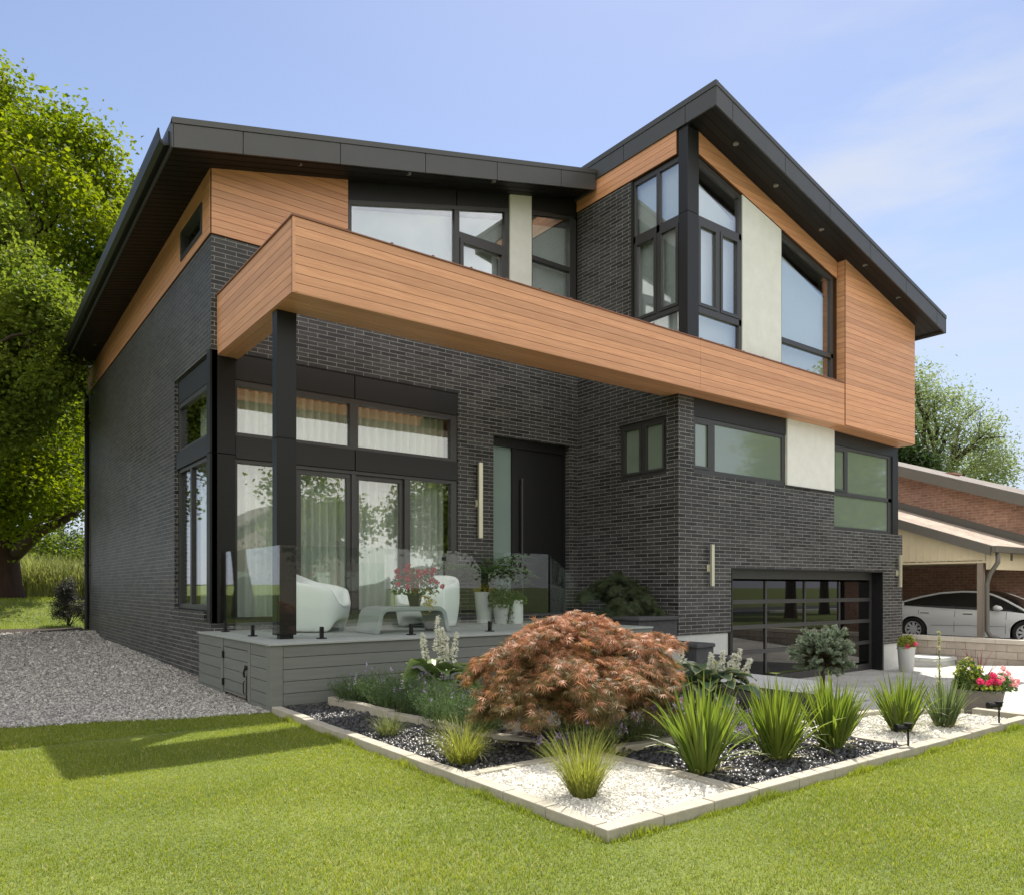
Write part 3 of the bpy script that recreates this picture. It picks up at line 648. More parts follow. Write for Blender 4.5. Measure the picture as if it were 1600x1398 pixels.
# ---- wall lamps
def wall_lamp(x, z0, z1, y, label, wd=0.075):
    t = thing('wall_lamp', (x, y, (z0 + z1) / 2), label, 'wall lamp', 'slim metal lamps on the brick')
    b = MB(); b.box(x - wd / 2, x + wd / 2, y - 0.115, y - 0.06, z0, z1); b.build('lamp_bar', M['brass'], t, bevel=0.006)
    b = MB(); zm = (z0 + z1) / 2; b.box(x - 0.05, x + 0.035, y - 0.02, y, zm - 0.12, zm + 0.02); b.box(x - 0.02, x + 0.02, y - .07, y - .015, zm - 0.1, zm); b.build('bracket', M['brass'], t, bevel=0.004)
wall_lamp(7.90, 2.33, 3.72, HY, 'tall slim bar lamp on brick left of the front door, longest of its kind', 0.085)
wall_lamp(11.20, 1.45, 2.21, WY, 'slim bar lamp on brick at the left side of the garage door', 0.07)
wall_lamp(18.22, 1.44, 2.20, WY, 'slim bar lamp on brick at the far right corner of the house', 0.07)
# ---------------------------------------------------------------- ground, path, driveway
def sst(x, a, b):
    t = np.clip((np.asarray(x, dtype=float) - a) / (b - a), 0, 1); return t * t * (3 - 2 * t)
def drive_z(y): return -0.10 - 0.41 * np.clip((np.asarray(y, dtype=float) - 3.0) / 5.7, 0, 1)
def ground_z(x, y):
    x = np.asarray(x, dtype=float); y = np.asarray(y, dtype=float)
    z = 0.14 * sst(y, 9, 20) * (x < 3.2) + 0.16 * sst(y, 20.5, 22.5) + 0.75 * sst(y, 22.5, 31) + 0.6 * sst(y, 31, 60)
    under = (x > 3.55) & (y > 3.55) & (y < 23) | (x > 9.75) & (y > -11) & (y < 23) & (x < 20.4)
    z = np.where(under, -0.95, z)
    z = np.where((x > 20.3) & (y < 26), -0.12, z)
    z = z + 0.02 * np.sin(x * 0.7 + 1) * np.sin(y * 0.55) * (y < 8) * (x < 3)
    z = z - 0.12 * sst(-y, 4, 9)
    return z
gxs = np.concatenate([-np.geomspace(31, 1500, 14)[::-1], np.arange(-30, 40, 0.45), np.geomspace(41, 1500, 14)])
gys = np.concatenate([-np.geomspace(31, 1500, 14)[::-1], np.arange(-30, 70, 0.45), np.geomspace(71, 1500, 14)])
GX, GY = np.meshgrid(gxs, gys, indexing='ij')
V = np.stack([GX.ravel(), GY.ravel(), ground_z(GX, GY).ravel()], 1)
nx, ny = GX.shape; I = np.arange(nx * ny).reshape(nx, ny)
F = np.stack([I[:-1, :-1].ravel(), I[1:, :-1].ravel(), I[1:, 1:].ravel(), I[:-1, 1:].ravel()], 1)
def ground_mat():
    m = bpy.data.materials.new('lawn_ground'); n, l = nt(m); b = n['Principled BSDF']; b.inputs['Roughness'].default_value = 0.95
    tc = n.new('ShaderNodeTexCoord'); no = n.new('ShaderNodeTexNoise'); no.inputs['Scale'].default_value = 0.7; no.inputs['Detail'].default_value = 8
    n2 = n.new('ShaderNodeTexNoise'); n2.inputs['Scale'].default_value = 45; n2.inputs['Detail'].default_value = 5
    l.new(tc.outputs['Object'], no.inputs['Vector']); l.new(tc.outputs['Object'], n2.inputs['Vector'])
    ad = n.new('ShaderNodeMath'); ad.operation = 'ADD'; l.new(no.outputs['Fac'], ad.inputs[0]); l.new(n2.outputs['Fac'], ad.inputs[1])
    rp = n.new('ShaderNodeValToRGB'); e = rp.color_ramp.elements; e[0].position = 0.38; e[1].position = 0.66
    hv = n.new('ShaderNodeMath'); hv.operation = 'MULTIPLY'; hv.inputs[1].default_value = 0.5; l.new(ad.outputs[0], hv.inputs[0]); l.new(hv.outputs[0], rp.inputs['Fac'])
    e[0].color = (0.070, 0.105, 0.018, 1); e[1].color = (0.18, 0.215, 0.045, 1)
    l.new(rp.outputs[0], b.inputs['Base Color'])
    bp = n.new('ShaderNodeBump'); bp.inputs['Strength'].default_value = 0.8; bp.inputs['Distance'].default_value = 0.03
    l.new(n2.outputs['Fac'], bp.inputs['Height']); l.new(bp.outputs[0], b.inputs['Normal'])
    return m
M['lawn'] = ground_mat()
tag(np_mesh('ground', V, F, M['lawn']), kind='structure')

def sheet(name, poly_fn, x0, x1, y0, y1, step, zfn, material):
    xs = np.arange(x0, x1 + 1e-6, step); ys = np.arange(y0, y1 + 1e-6, step)
    A, B = np.meshgrid(xs, ys, indexing='ij'); A2, B2 = poly_fn(A, B)
    V = np.stack([A2.ravel(), B2.ravel(), zfn(A2, B2).ravel()], 1); a, b = A.shape; I = np.arange(a * b).reshape(a, b)
    F = np.stack([I[:-1, :-1].ravel(), I[1:, :-1].ravel(), I[1:, 1:].ravel(), I[:-1, 1:].ravel()], 1)
    o = np_mesh(name, V, F, material)
    uv = o.data.uv_layers.new(name='UVMap'); li = np.empty(len(o.data.loops), dtype=np.int32); o.data.loops.foreach_get('vertex_index', li)
    uv.data.foreach_set('uv', V[li][:, :2].astype(np.float32).ravel())
    return o
def lawn_edge(x):   # y where the lawn meets the gravel path
    x = np.asarray(x, dtype=float); return 8.50 + 0.30 * np.clip(3.0 - x, 0, 40) ** 0.9 + 0.04 * np.sin(x * 2.1) + 0.03 * np.sin(x * 5.3)
M['gravelbase'] = mat('gravel_base', (0.18, 0.17, 0.16), 0.95, 0.45, 55.0, 1.0, 75, coord='Object')
tag(sheet('gravel_path', lambda A, B: (A, lawn_edge(A) + (B) * (22.3 - lawn_edge(A))), -9, 3.4, 0, 1, 0.1, lambda a, b: ground_z(a, b) + 0.012, M['gravelbase']), kind='structure')
M['mulch'] = mat('dark_mulch', (0.035, 0.024, 0.018), 0.95, 0.5, 40.0, 1.0, 60, coord='Object')
tag(sheet('mulch_strip', lambda A, B: (A, B), -9, 3.0, 22.2, 23.4, 0.2, lambda a, b: ground_z(a, b) + 0.03, M['mulch']), kind='structure')
ed = MB()
for i in range(13): ed.box(-9 + i * 0.92, -9 + i * 0.92 + 0.9, 22.12, 22.22, 0.1, 0.24)
tag(ed.build('path_edging', M['darkstone'], None, bevel=0.01), 'dark low stone edging where the gravel path meets the back lawn', 'edging')
# driveway slab (paved), falling towards the garage
dv = sheet('driveway', lambda A, B: (A, B), 8.35, 20.15, 2.95, 9.25, 0.3, lambda a, b: drive_z(b) + 0.02 * (a < 0), M['paver']); tag(dv, kind='structure')
d2 = MB(); d2.box(9.55, 20.0, -11, 2.95, -0.5, -0.1); tag(d2.build('driveway', M['paver']), kind='structure')
M['asphalt'] = mat('asphalt', (0.06, 0.06, 0.062), 0.9, 0.2, 30.0, 0.5, 90, coord='Object')
rd = MB(); rd.box(-300, 300, -19.5, -11.5, -0.4, -0.19); tag(rd.build('road', M['asphalt']), kind='structure')
pv = MB(); pv.box(-300, 300, -11.5, -11.0, -0.4, -0.09); tag(pv.build('kerb', M['concrete']), kind='structure')

# ---------------------------------------------------------------- terrace deck, steps, railing
DZ = 0.79
deck = thing('terrace_deck', (2.98, 8.5, 0), 'raised grey board terrace in front of the living room windows', 'deck')
t = MB()
for k in range(21):
    y0 = 8.5 + 0.14 + k * 0.14
    if y0 < 11.45: t.box(3.13, 10.36 if y0 > 10.66 else 9.3, y0, min(y0 + .134, 11.5), DZ - 0.025, DZ)
t.build('deck_plank', M['decktop'], deck)
t = MB(); t.box(2.955, 9.3, 8.475, 8.635, DZ - 0.028, DZ); t.box(2.955, 3.125, 8.64, 11.5, DZ - 0.028, DZ); t.build('deck_border', M['decktop'], deck, bevel=0.006)
t = MB(); t.box(3.05, 9.3, 8.56, 11.5, 0.0, DZ - .03); t.build('deck_frame', M['wood_back'], deck)
t = MB(); boards(t, 'Y', 8.5, rect(3.125, 9.3, 0.0, DZ - .03), -0.03, 0.0, 0.1395, 0.006, DZ - .03 - 6 * 0.1395)
t.build('front_board', M['deck'], deck, bevel=0.003)
t = MB()
for a0, a1 in ((8.66, 9.20), (10.40, 11.5)): boards(t, 'X', 2.98, rect(a0, a1, -0.02, DZ - .03), -0.03, 0.0, 0.1395, 0.006, DZ - .03 - 6 * 0.1395)
boards(t, 'X', 2.98, rect(9.30, 10.30, 0.655, DZ - .03), -0.03, 0.0, 0.1395, 0.006, DZ - .03 - 6 * 0.1395)
t.build('side_board', M['deck'], deck, bevel=0.003)
for x0, x1, y0, y1 in ((2.976, 3.12, 8.494, 8.655), (2.972, 3.02, 9.20, 9.29), (2.972, 3.02, 10.31, 10.40)):
    t = MB(); t.box(x0, x1, y0, y1, -0.02, DZ - .03); t.build('trim_board', M['deck'], deck, bevel=0.003)
t = MB(); boards(t, 'X', 2.98, rect(9.305, 10.295, 0.06, 0.645), -0.03, -0.004, 0.1395, 0.006, 0.645 - 5 * .1395); hatch = t.build('hatch_door', M['deck'], deck, bevel=0.003)
t = MB(); t.box(2.965, 2.985, 9.31, 9.40, 0.42, 0.47); t.tube([(2.96, 9.35, 0.44), (2.945, 9.36, 0.38), (2.96, 9.37, 0.33)], 0.012, 8); t.build('latch', M['post'], hatch)
t = MB(); t.tube([(2.965, 9.38, 0.28), (2.95, 9.38, 0.26), (2.95, 9.38, 0.14), (2.965, 9.38, 0.12)], 0.007, 8); t.tube([(2.968, 9.32, .35), (2.968, 9.32, .05)], .006, 6); t.build('handle', M['post'], hatch)
for z in (0.14, 0.5):
    t = MB(); t.tube([(2.968, 10.30, z), (2.968, 10.30, z + 0.09)], 0.012, 8); t.box(2.966, 2.978, 10.27, 10.33, z, z + .09); t.build('hinge', M['post'], hatch)
# steps from the terrace down to the landing
st = MB()
for k in range(4): st.box(7.5, 9.3, 8.475 - 0.28 * (k + 1), 8.475 - 0.28 * k, -0.06, DZ - 0.168 * (k + 1))
st.build('stair', M['decktop'], deck, bevel=0.006)

rail = thing('glass_railing', (3.27, 8.95, DZ), 'frameless clear glass railing on black clamps round the terrace', 'railing')
def gpanel(p, q, z0a, z1a, z0b=None, z1b=None):
    z0b = z0a if z0b is None else z0b; z1b = z1a if z1b is None else z1b
    p = Vector((p[0], p[1], 0)); q = Vector((q[0], q[1], 0)); d = (q - p).normalized(); nrm = Vector((-d.y, d.x, 0)) * 0.006
    b = MB(); b.prism([p - nrm + Vector((0, 0, z0a)), q - nrm + Vector((0, 0, z0b)), q - nrm + Vector((0, 0, z1b)), p - nrm + Vector((0, 0, z1a))], nrm * 2)
    return b.build('glass_panel', M['rail'], rail)
gpanel((3.25, 11.40), (3.25, 8.97), 0.87, 1.94); gpanel((3.24, 8.95), (5.56, 8.95), 0.87, 1.94); gpanel((5.58, 8.95), (7.45, 8.95), 0.87, 1.94)
gpanel((7.46, 8.90), (7.46, 7.45), 0.83, 1.90, 0.10, 1.02)
def clamp(x, y):
    b = MB(); b.box(x - 0.05, x + 0.05, y - 0.05, y + 0.05, DZ, DZ + 0.015); b.box(x - 0.02, x + 0.02, y - 0.025, y + 0.025, DZ + .015, DZ + 0.15)
    b.build('clamp', M['post'], rail, bevel=0.004)
for x in (3.78, 5.05, 6.35, 7.2): clamp(x, 8.95)
for y in (9.95, 11.15): clamp(3.25, y)
b = MB(); b.box(5.545, 5.595, 8.93, 8.97, 1.80, 1.85); b.build('clamp', M['post'], rail)

# landing slabs below the steps
def stone_slab(x0, x1, y0, y1, z0, z1, label):
    b = MB(); nxs = max(1, round((x1 - x0) / 0.62)); w_ = (x1 - x0) / nxs
    for i in range(nxs):
        b.box(x0 + i * w_ + .003, x0 + (i + 1) * w_ - .003, y0, y0 + (y1 - y0) * .5 - .003, z1 - 0.09, z1)
        b.box(x0 + i * w_ + .003, x0 + (i + 1) * w_ - .003, y0 + (y1 - y0) * .5 + .003, y1, z1 - 0.09, z1)
    b.box(x0 + .03, x1 - .03, y0 + .03, y1 - .03, z0, z1 - .088)
    o = b.build('stone_step', M['concrete'], None, bevel=0.008); tag(o, label, 'step', 'wide stone steps between terrace and driveway'); return o
stone_slab(8.35, 11.10, 6.38, 8.80, -0.6, -0.05, 'upper wide pale stone landing step beside the garage door')
stone_slab(8.35, 11.38, 5.95, 6.35, -0.6, -0.20, 'lower narrow pale stone step in front of the landing')
pw = thing('stone_planter', (10.2, 7.9, -0.05), 'dark stepped stone block against the brick corner left of the garage', 'planter')
for x0, x1, y0, y1, z0, z1 in ((10.25, 10.92, 8.15, 8.80, -0.05, 0.18), (9.80, 10.24, 8.0, 8.80, -0.05, 0.44), (9.36, 10.34, 8.86, 10.62, -0.05, 0.86)):
    b = MB(); b.box(x0, x1, y0, y1, z0, z1); so = b.build('stone_block', M['darkstone'], pw, bevel=0.012)
    b = MB(); b.box(x0 - .04, x1 + (.04 if x1 > 10.5 else -.01), y0 - .05, y1 + .015, z1, z1 + .07); b.build('cap', M['darkstone'], so, bevel=0.02)

# side step and retaining wall at the neighbour's boundary
M['block'] = mat('tan_concrete_block', (0.42, 0.36, 0.30), 0.9, 0.15, 5.0, 0.4, 60, island=0.12)
M['cap'] = mat('pale_wall_cap', (0.52, 0.47, 0.40), 0.9, 0.1, 5.0, 0.3, 60, island=0.05)
rw = thing('retaining_wall', (20.0, 5, -0.5), 'low tan block retaining wall with a pale cap in front of the white car', 'wall')
b = MB(); rng = random.Random(5)
for r in range(4):
    y = 2.0 + (0.22 if r % 2 else 0)
    while y < 11.6: b.box(20.0, 20.3, y + .003, y + 0.447, -0.62 + r * 0.178, -0.62 + r * .178 + 0.172); y += 0.45
b.build('wall_block', M['block'], rw, bevel=0.006)
b = MB()
for k in range(11): b.box(19.96, 20.36, 2.0 + k * 0.9 + .003, 2.9 + k * 0.9, 0.094, 0.20)
b.build('cap', M['cap'], rw, bevel=0.008)
tag(stone_slab(18.95, 19.97, 8.25, 9.15, -0.6, -0.27, 'single low stone step at the foot of the tan retaining wall'), group='')
del bpy.data.objects['stone_step.002']['group']

# ---------------------------------------------------------------- garden bed: soil, edging blocks
M['soil'] = mat('dark_bed_soil', (0.022, 0.016, 0.012), 0.95, 0.5, 30.0, 1.0, 45, coord='Object')
tag(sheet('bed_soil', lambda A, B: (A, B), 2.99, 8.60, 3.07, 8.49, 0.15, lambda a, b: 0.02 + 0.10 * sst(a, 3.8, 4.3) * sst(b, 4.6, 5.0) + 0.0 * a, M['soil']), kind='structure')
M['edge'] = mat('cream_edging_stone', (0.36, 0.33, 0.265), 0.85, 0.16, 6.0, 0.35, 60, island=0.10)
edge = thing('stone_edging', (2.97, 3.05, 0), 'cream stone block edging round and across the pebble flower bed', 'edging')
rng = random.Random(2)
def run(p, q, wd, z0, z1, bl=0.46):
    p = Vector((*p, 0)); q = Vector((*q, 0)); L = (q - p).length; d = (q - p).normalized(); s_ = Vector((-d.y, d.x, 0)); n = max(1, round(L / bl))
    for i in range(n):
        a = p + d * (L * i / n + .003); c = p + d * (L * (i + 1) / n - .003); j = rng.uniform(-.004, .004); s2 = s_ * wd
        b = MB(); b.prism([v + Vector((0, 0, z0)) for v in (a, c, c + s2, a + s2)], (0, 0, z1 - z0 + j)); b.build('edging_block', M['edge'], edge, bevel=0.008)
run((3.09, 8.48), (3.09, 3.17), -0.11, -0.08, 0.072)
run((2.97, 3.05), (9.12, 3.05), 0.11, -0.12, 0.072)
run((9.12, 3.05), (9.12, 3.62), -0.12, -0.25, 0.085)
run((9.14, 2.96), (10.6, 2.96), 0.12, -0.15, 0.03)
run((3.09, 4.58), (4.38, 4.58), 0.10, -0.08, 0.07, 0.43)
run((4.38, 3.17), (4.38, 4.68), 0.10, -0.08, 0.07, 0.43)
run((6.72, 3.17), (6.72, 4.1), 0.10, -0.08, 0.07, 0.43)
run((4.48, 4.50), (6.72, 4.20), 0.10, -0.05, 0.10, 0.45)
run((3.62, 8.40), (3.72, 7.1), 0.10, -0.08, 0.14, 0.45); run((3.72, 7.1), (3.98, 5.6), 0.10, -0.08, 0.12, 0.45); run((3.98, 5.6), (4.22, 4.68), 0.10, -0.08, 0.10, 0.45)
run((6.82, 4.20), (8.1, 4.15), 0.10, -0.08, 0.09, 0.45); run((8.1, 4.15), (8.95, 3.62), 0.10, -0.15, 0.09, 0.4)
run((8.1, 4.25), (8.55, 5.9), 0.10, -0.35, 0.06, 0.4)

# ---- loose stones: deformed little solids scattered in polygons
def ico(sub):
    bm = bmesh.new(); bmesh.ops.create_icosphere(bm, subdivisions=sub, radius=1.0)
    v = np.array([x.co[:] for x in bm.verts]); f = np.array([[y.index for y in x.verts] for x in bm.faces]); bm.free(); return v, f
def inside(P, poly):
    x, y = P[:, 0], P[:, 1]; r = np.zeros(len(P), bool); n = len(poly)
    for i in range(n):
        (x1, y1), (x2, y2) = poly[i], poly[(i + 1) % n]
        c = ((y1 > y) != (y2 > y)) & (x < (x2 - x1) * (y - y1) / (y2 - y1 + 1e-12) + x1); r ^= c
    return r
def scatter(poly, n, rng):
    a = np.array(poly); P = rng.uniform(a.min(0), a.max(0), (n, 2)); return P[inside(P, poly)]
def rot_mats(n, rng, tilt=1.0):
    q = rng.standard_normal((n, 4)); q[:, 1:3] *= tilt; q /= np.linalg.norm(q, axis=1)[:, None]; w_, x, y, z = q.T
    return np.stack([np.stack([1 - 2 * (y * y + z * z), 2 * (x * y - z * w_), 2 * (x * z + y * w_)], 1), np.stack([2 * (x * y + z * w_), 1 - 2 * (x * x + z * z), 2 * (y * z - x * w_)], 1), np.stack([2 * (x * z - y * w_), 2 * (y * z + x * w_), 1 - 2 * (x * x + y * y)], 1)], 1)
def stones(name, P, z, size, rng, sub, flat, jit, material, smooth, tilt):
    v0, f0 = ico(sub); n = len(P); k = len(v0)
    s_ = size * rng.lognormal(0, 0.28, n); sc = np.stack([s_ * rng.uniform(.9, 1.4, n), s_, s_ * flat * rng.uniform(.8, 1.2, n)], 1)
    v = v0[None] * (1 + jit * rng.standard_normal((n, k, 1))) * sc[:, None, :]
    v = np.einsum('nij,nkj->nki', rot_mats(n, rng, tilt), v)
    v[:, :, 0] += P[:, 0:1]; v[:, :, 1] += P[:, 1:2]; v[:, :, 2] += (z + rng.uniform(0, 1, n) * size * 0.9)[:, None]
    F = (f0[None] + (np.arange(n) * k)[:, None, None]).reshape(-1, 3)
    return tag(np_mesh(name, v.reshape(-1, 3), F, material, None, smooth), kind='stuff')
rs = np.random.default_rng(11)
def pebble_mat(name, col, rough, isl, spec=0.5):
    return mat(name, col, rough, 0.25, 20.0, 0.1, 90, island=isl, coord='Object', spec=spec)
M['blackpeb'] = pebble_mat('black_pebble', (0.030, 0.030, 0.031), 0.36, 0.7)
M['whitechip'] = pebble_mat('white_stone_chip', (0.57, 0.55, 0.49), 0.8, 0.22)
M['greychip'] = pebble_mat('grey_gravel', (0.37, 0.355, 0.33), 0.9, 0.55)
polyL = [(3.09, 4.68), (4.1, 4.68), (3.98, 5.6), (3.72, 7.1), (3.6, 8.48), (3.09, 8.48)]
polyR = [(4.48, 3.17), (6.72, 3.17), (6.72, 4.2), (4.48, 4.5)]
polyS = [(6.9, 4.3), (8.1, 4.25), (8.5, 5.9), (7.6, 5.9)]
for nm, poly, n in (('black_pebbles', polyL, 5600), ('black_pebbles', polyR, 4600), ('black_pebbles', polyS, 2600)):
    P = scatter(poly, n, rs); stones(nm, P, 0.024 + 0.0 * P[:, 0], 0.0265, rs, 2 if nm == 'x' else 1, 0.55, 0.05, M['blackpeb'], True, 0.45)
polyW = [(3.09, 3.17), (4.38, 3.17), (4.38, 4.58), (3.09, 4.58)]; polyW2 = [(6.82, 3.17), (9.0, 3.17), (8.95, 3.62), (8.1, 4.15), (6.82, 4.2)]
for poly, n in ((polyW, 15000), (polyW2, 11000)):
    P = scatter(poly, n, rs); stones('white_gravel', P, 0.035 + 0.0 * P[:, 0], 0.0115, rs, 1, 0.65, 0.14, M['whitechip'], False, 1.0)
wb = MB(); wb.box(3.08, 4.39, 3.16, 4.59, 0.0, 0.036); wb.box(6.81, 8.2, 3.16, 4.19, 0.0, 0.036); tag(wb.build('white_gravel_base', M['whitechip']), kind='structure')
Yg = 8.5 + 14 * rs.uniform(0, 1, 130000) ** 1.7; Xg = rs.uniform(-4.5, 3.15, 130000); u_, v_, d_ = project(np.stack([Xg, Yg, 0 * Xg], 1))
ok = (Yg > lawn_edge(Xg) - rs.uniform(-.04, .07, 130000)) & ((u_ > -60) | (rs.uniform(0, 1, 130000) < .5)) & (Yg < 22.2); Pg = np.stack([Xg, Yg], 1)[ok][:105000]
dist = Pg[:, 1]; sz = 0.0075 + 0.0008 * (dist - 8.5)
def gravel_stones():
    v0, f0 = ico(1); v0 = v0[:]; n = len(Pg)
    bm = bmesh.new(); bmesh.ops.create_cube(bm, size=1.5); v0 = np.array([x.co[:] for x in bm.verts]); f0 = np.array([[y.index for y in x.verts] for x in bm.faces]); bm.free(); k = len(v0)
    v = v0[None] * (1 + 0.25 * rs.standard_normal((n, k, 1))) * (sz * rs.lognormal(0, .3, n))[:, None, None] * np.array([1.2, 1, .8])
    v = np.einsum('nij,nkj->nki', rot_mats(n, rs), v); v[:, :, :2] += Pg[:, None, :]; v[:, :, 2] += (ground_z(Pg[:, 0], Pg[:, 1]) + 0.012)[:, None]
    F = (f0[None] + (np.arange(n) * k)[:, None, None]).reshape(-1, 4)
    tag(np_mesh('grey_gravel', v.reshape(-1, 3), F, M['greychip']), kind='stuff')
gravel_stones()
# ---------------------------------------------------------------- plants
rg = np.random.default_rng(21)
def unit(v): return v / (np.linalg.norm(v, axis=-1, keepdims=True) + 1e-9)
def leaf_cloud(name, P, N, size, aspect, material, parent=None, rng=rg, cup=0.18, dirs=None):
    """one bent four-point leaf per position: N its normal, size its length; bent along the midrib"""
    n = len(P); N = unit(N)
    d = rng.standard_normal((n, 3)) if dirs is None else dirs + 0.35 * rng.standard_normal((n, 3))
    d = unit(d - N * (d * N).sum(1, keepdims=True)); s_ = np.cross(N, d); L = (size * rng.uniform(.65, 1.3, n))[:, None] if np.isscalar(size) else size[:, None]
    W = L * aspect
    a = P - d * L * .5; b = P + d * L * .5 - N * L * cup; l_ = P + s_ * W * .5 - d * L * .05 + N * L * cup * .4; r_ = P - s_ * W * .5 - d * L * .05 + N * L * cup * .4
    V = np.stack([a, r_, b, l_], 1).reshape(-1, 3); F = np.arange(n * 4).reshape(n, 4)
    return np_mesh(name, V, F, material, parent)
def blades(name, base, az, lean0, lean1, L, W, seg, material, parent=None, fold=0.0, kind=None):
    """tapering blades that bend from lean0 to lean1 (angles off vertical)"""
    n = len(base); t = np.linspace(0, 1, seg + 1); h = np.stack([np.cos(az), np.sin(az), 0 * az], 1); s_ = np.stack([-np.sin(az), np.cos(az), 0 * az], 1)
    p = base.copy(); rows = []
    for i, ti in enumerate(t):
        a = lean0 + (lean1 - lean0) * ti ** 1.4
        if i > 0:
            am = lean0 + (lean1 - lean0) * ((t[i] + t[i - 1]) / 2) ** 1.4
            p = p + (h * np.sin(am)[:, None] + np.array([0, 0, 1.0]) * np.cos(am)[:, None]) * (L / seg)[:, None]
        w_ = W * (min(1.0, 0.55 + 2.2 * ti) if fold else 1.0) * (1 - ti ** 2.2) + 0.0003
        up = -h * np.cos(a)[:, None] + np.array([0, 0, 1.0]) * np.sin(a)[:, None]
        if fold: rows.append(np.stack([p - s_ * w_[:, None] / 2 + up * (w_ * fold)[:, None], p, p + s_ * w_[:, None] / 2 + up * (w_ * fold)[:, None]], 1))
        else: rows.append(np.stack([p - s_ * w_[:, None] / 2, p + s_ * w_[:, None] / 2], 1))
    c = rows[0].shape[1]; V = np.stack(rows, 1).reshape(n, (seg + 1) * c, 3); fs = []
    for i in range(seg):
        for j in range(c - 1): fs.append([i * c + j, i * c + j + 1, (i + 1) * c + j + 1, (i + 1) * c + j])
    F = (np.array(fs)[None] + (np.arange(n) * (seg + 1) * c)[:, None, None]).reshape(-1, 4)
    return np_mesh(name, V.reshape(-1, 3), F, material, parent)

M['grass'] = leaf_mat('lawn_blade', (0.130, 0.188, 0.020), (0.325, 0.352, 0.052), 0.45, 0.5, nscale=0.9)
M['straw'] = leaf_mat('dry_blade', (0.36, 0.32, 0.12), (0.52, 0.46, 0.22), 0.3, 0.6)
def make_lawn():
    rng = np.random.default_rng(3); out = []
    n = 1900000
    # spread evenly over the picture's near field: more blades close by
    Y = -0.4 + 11.6 * rng.uniform(0, 1, n) ** 1.15; X = rng.uniform(-6.5, 11, n)
    u, v, d = project(np.stack([X, Y, 0 * X], 1))
    seen = (d > 1.6) & (u > -70) & (u < 1670) & (v < 1470); d = np.maximum(d, 2.0)
    keep = seen | (rng.uniform(0, 1, n) < .42)        # thinner where only a camera beside this one would look
    keep &= (Y < lawn_edge(X) + 0.05 * rng.standard_normal(n)) | (X > 2.9)
    keep &= ~((X > 2.955) & (Y > 3.045)) | ((X > 9.2) & (Y < 2.93)); keep &= ~((X > 9.55) & (Y > -20)); keep &= ~((X > 9.1) & (Y > 2.94))
    keep &= rng.uniform(0, 1, n) < np.clip(1.35 - d * 0.06, 0.4, 1)
    X, Y, d = X[keep], Y[keep], d[keep]; z = ground_z(X, Y) - 0.004
    n = len(X); patch = np.sin(X * 1.7 + 2 * np.sin(Y * 1.3)) * np.sin(Y * 2.1 + X * .6)
    L = (0.026 + 0.007 * patch) * rng.uniform(.6, 1.5, n); W = (0.0017 + 0.00034 * d) * rng.uniform(.8, 1.3, n)
    o = blades('grass', np.stack([X, Y, z], 1), rng.uniform(0, 6.283, n), rng.uniform(0, .5, n), rng.uniform(.4, 1.5, n), L, W, 2, M['grass'])
    tag(o, kind='stuff')
    k = rng.choice(n, 26000, p=(1.15 + patch) / (1.15 + patch).sum()); m_ = len(k)       # dry blades, thicker in the worn patches
    tag(blades('dry_grass', np.stack([X, Y, z + .006], 1)[k], rng.uniform(0, 6.283, m_), rng.uniform(.2, 1.0, m_), rng.uniform(.8, 1.7, m_), L[k] * 1.1, W[k] * .8, 2, M['straw']), kind='stuff')
    # ragged longer growth the mower misses along the edging
    e = 5200; s_ = rng.uniform(0, 1, e); left = rng.uniform(0, 1, e) < .46
    ex = np.where(left, 2.955 - np.abs(rng.normal(0, .02, e)), 2.97 + 6.2 * s_); ey = np.where(left, 3.05 + 5.4 * s_, 3.03 - np.abs(rng.normal(0, .02, e)))
    wv = np.clip(.55 + .6 * np.sin(s_ * 47 + left) * np.sin(s_ * 19), .15, 1.2)
    tag(blades('edge_grass', np.stack([ex, ey, ground_z(ex, ey)], 1), rng.uniform(0, 6.283, e), rng.uniform(0, .4, e), rng.uniform(.3, 1.2, e), .075 * wv * rng.uniform(.6, 1.2, e), np.full(e, .0042), 3, M['grass']), kind='stuff')
    return n
make_lawn()
# back lawn, only coarse tufts
rng = np.random.default_rng(4); n = 60000; Y = rng.uniform(23.3, 33, n); X = rng.uniform(-9, 4.5, n)
tag(blades('grass', np.stack([X, Y, ground_z(X, Y)], 1), rng.uniform(0, 6.28, n), rng.uniform(0, .5, n), rng.uniform(.5, 1.3, n), rng.uniform(.03, .08, n), rng.uniform(.008, .016, n), 2, M['grass']), kind='stuff')

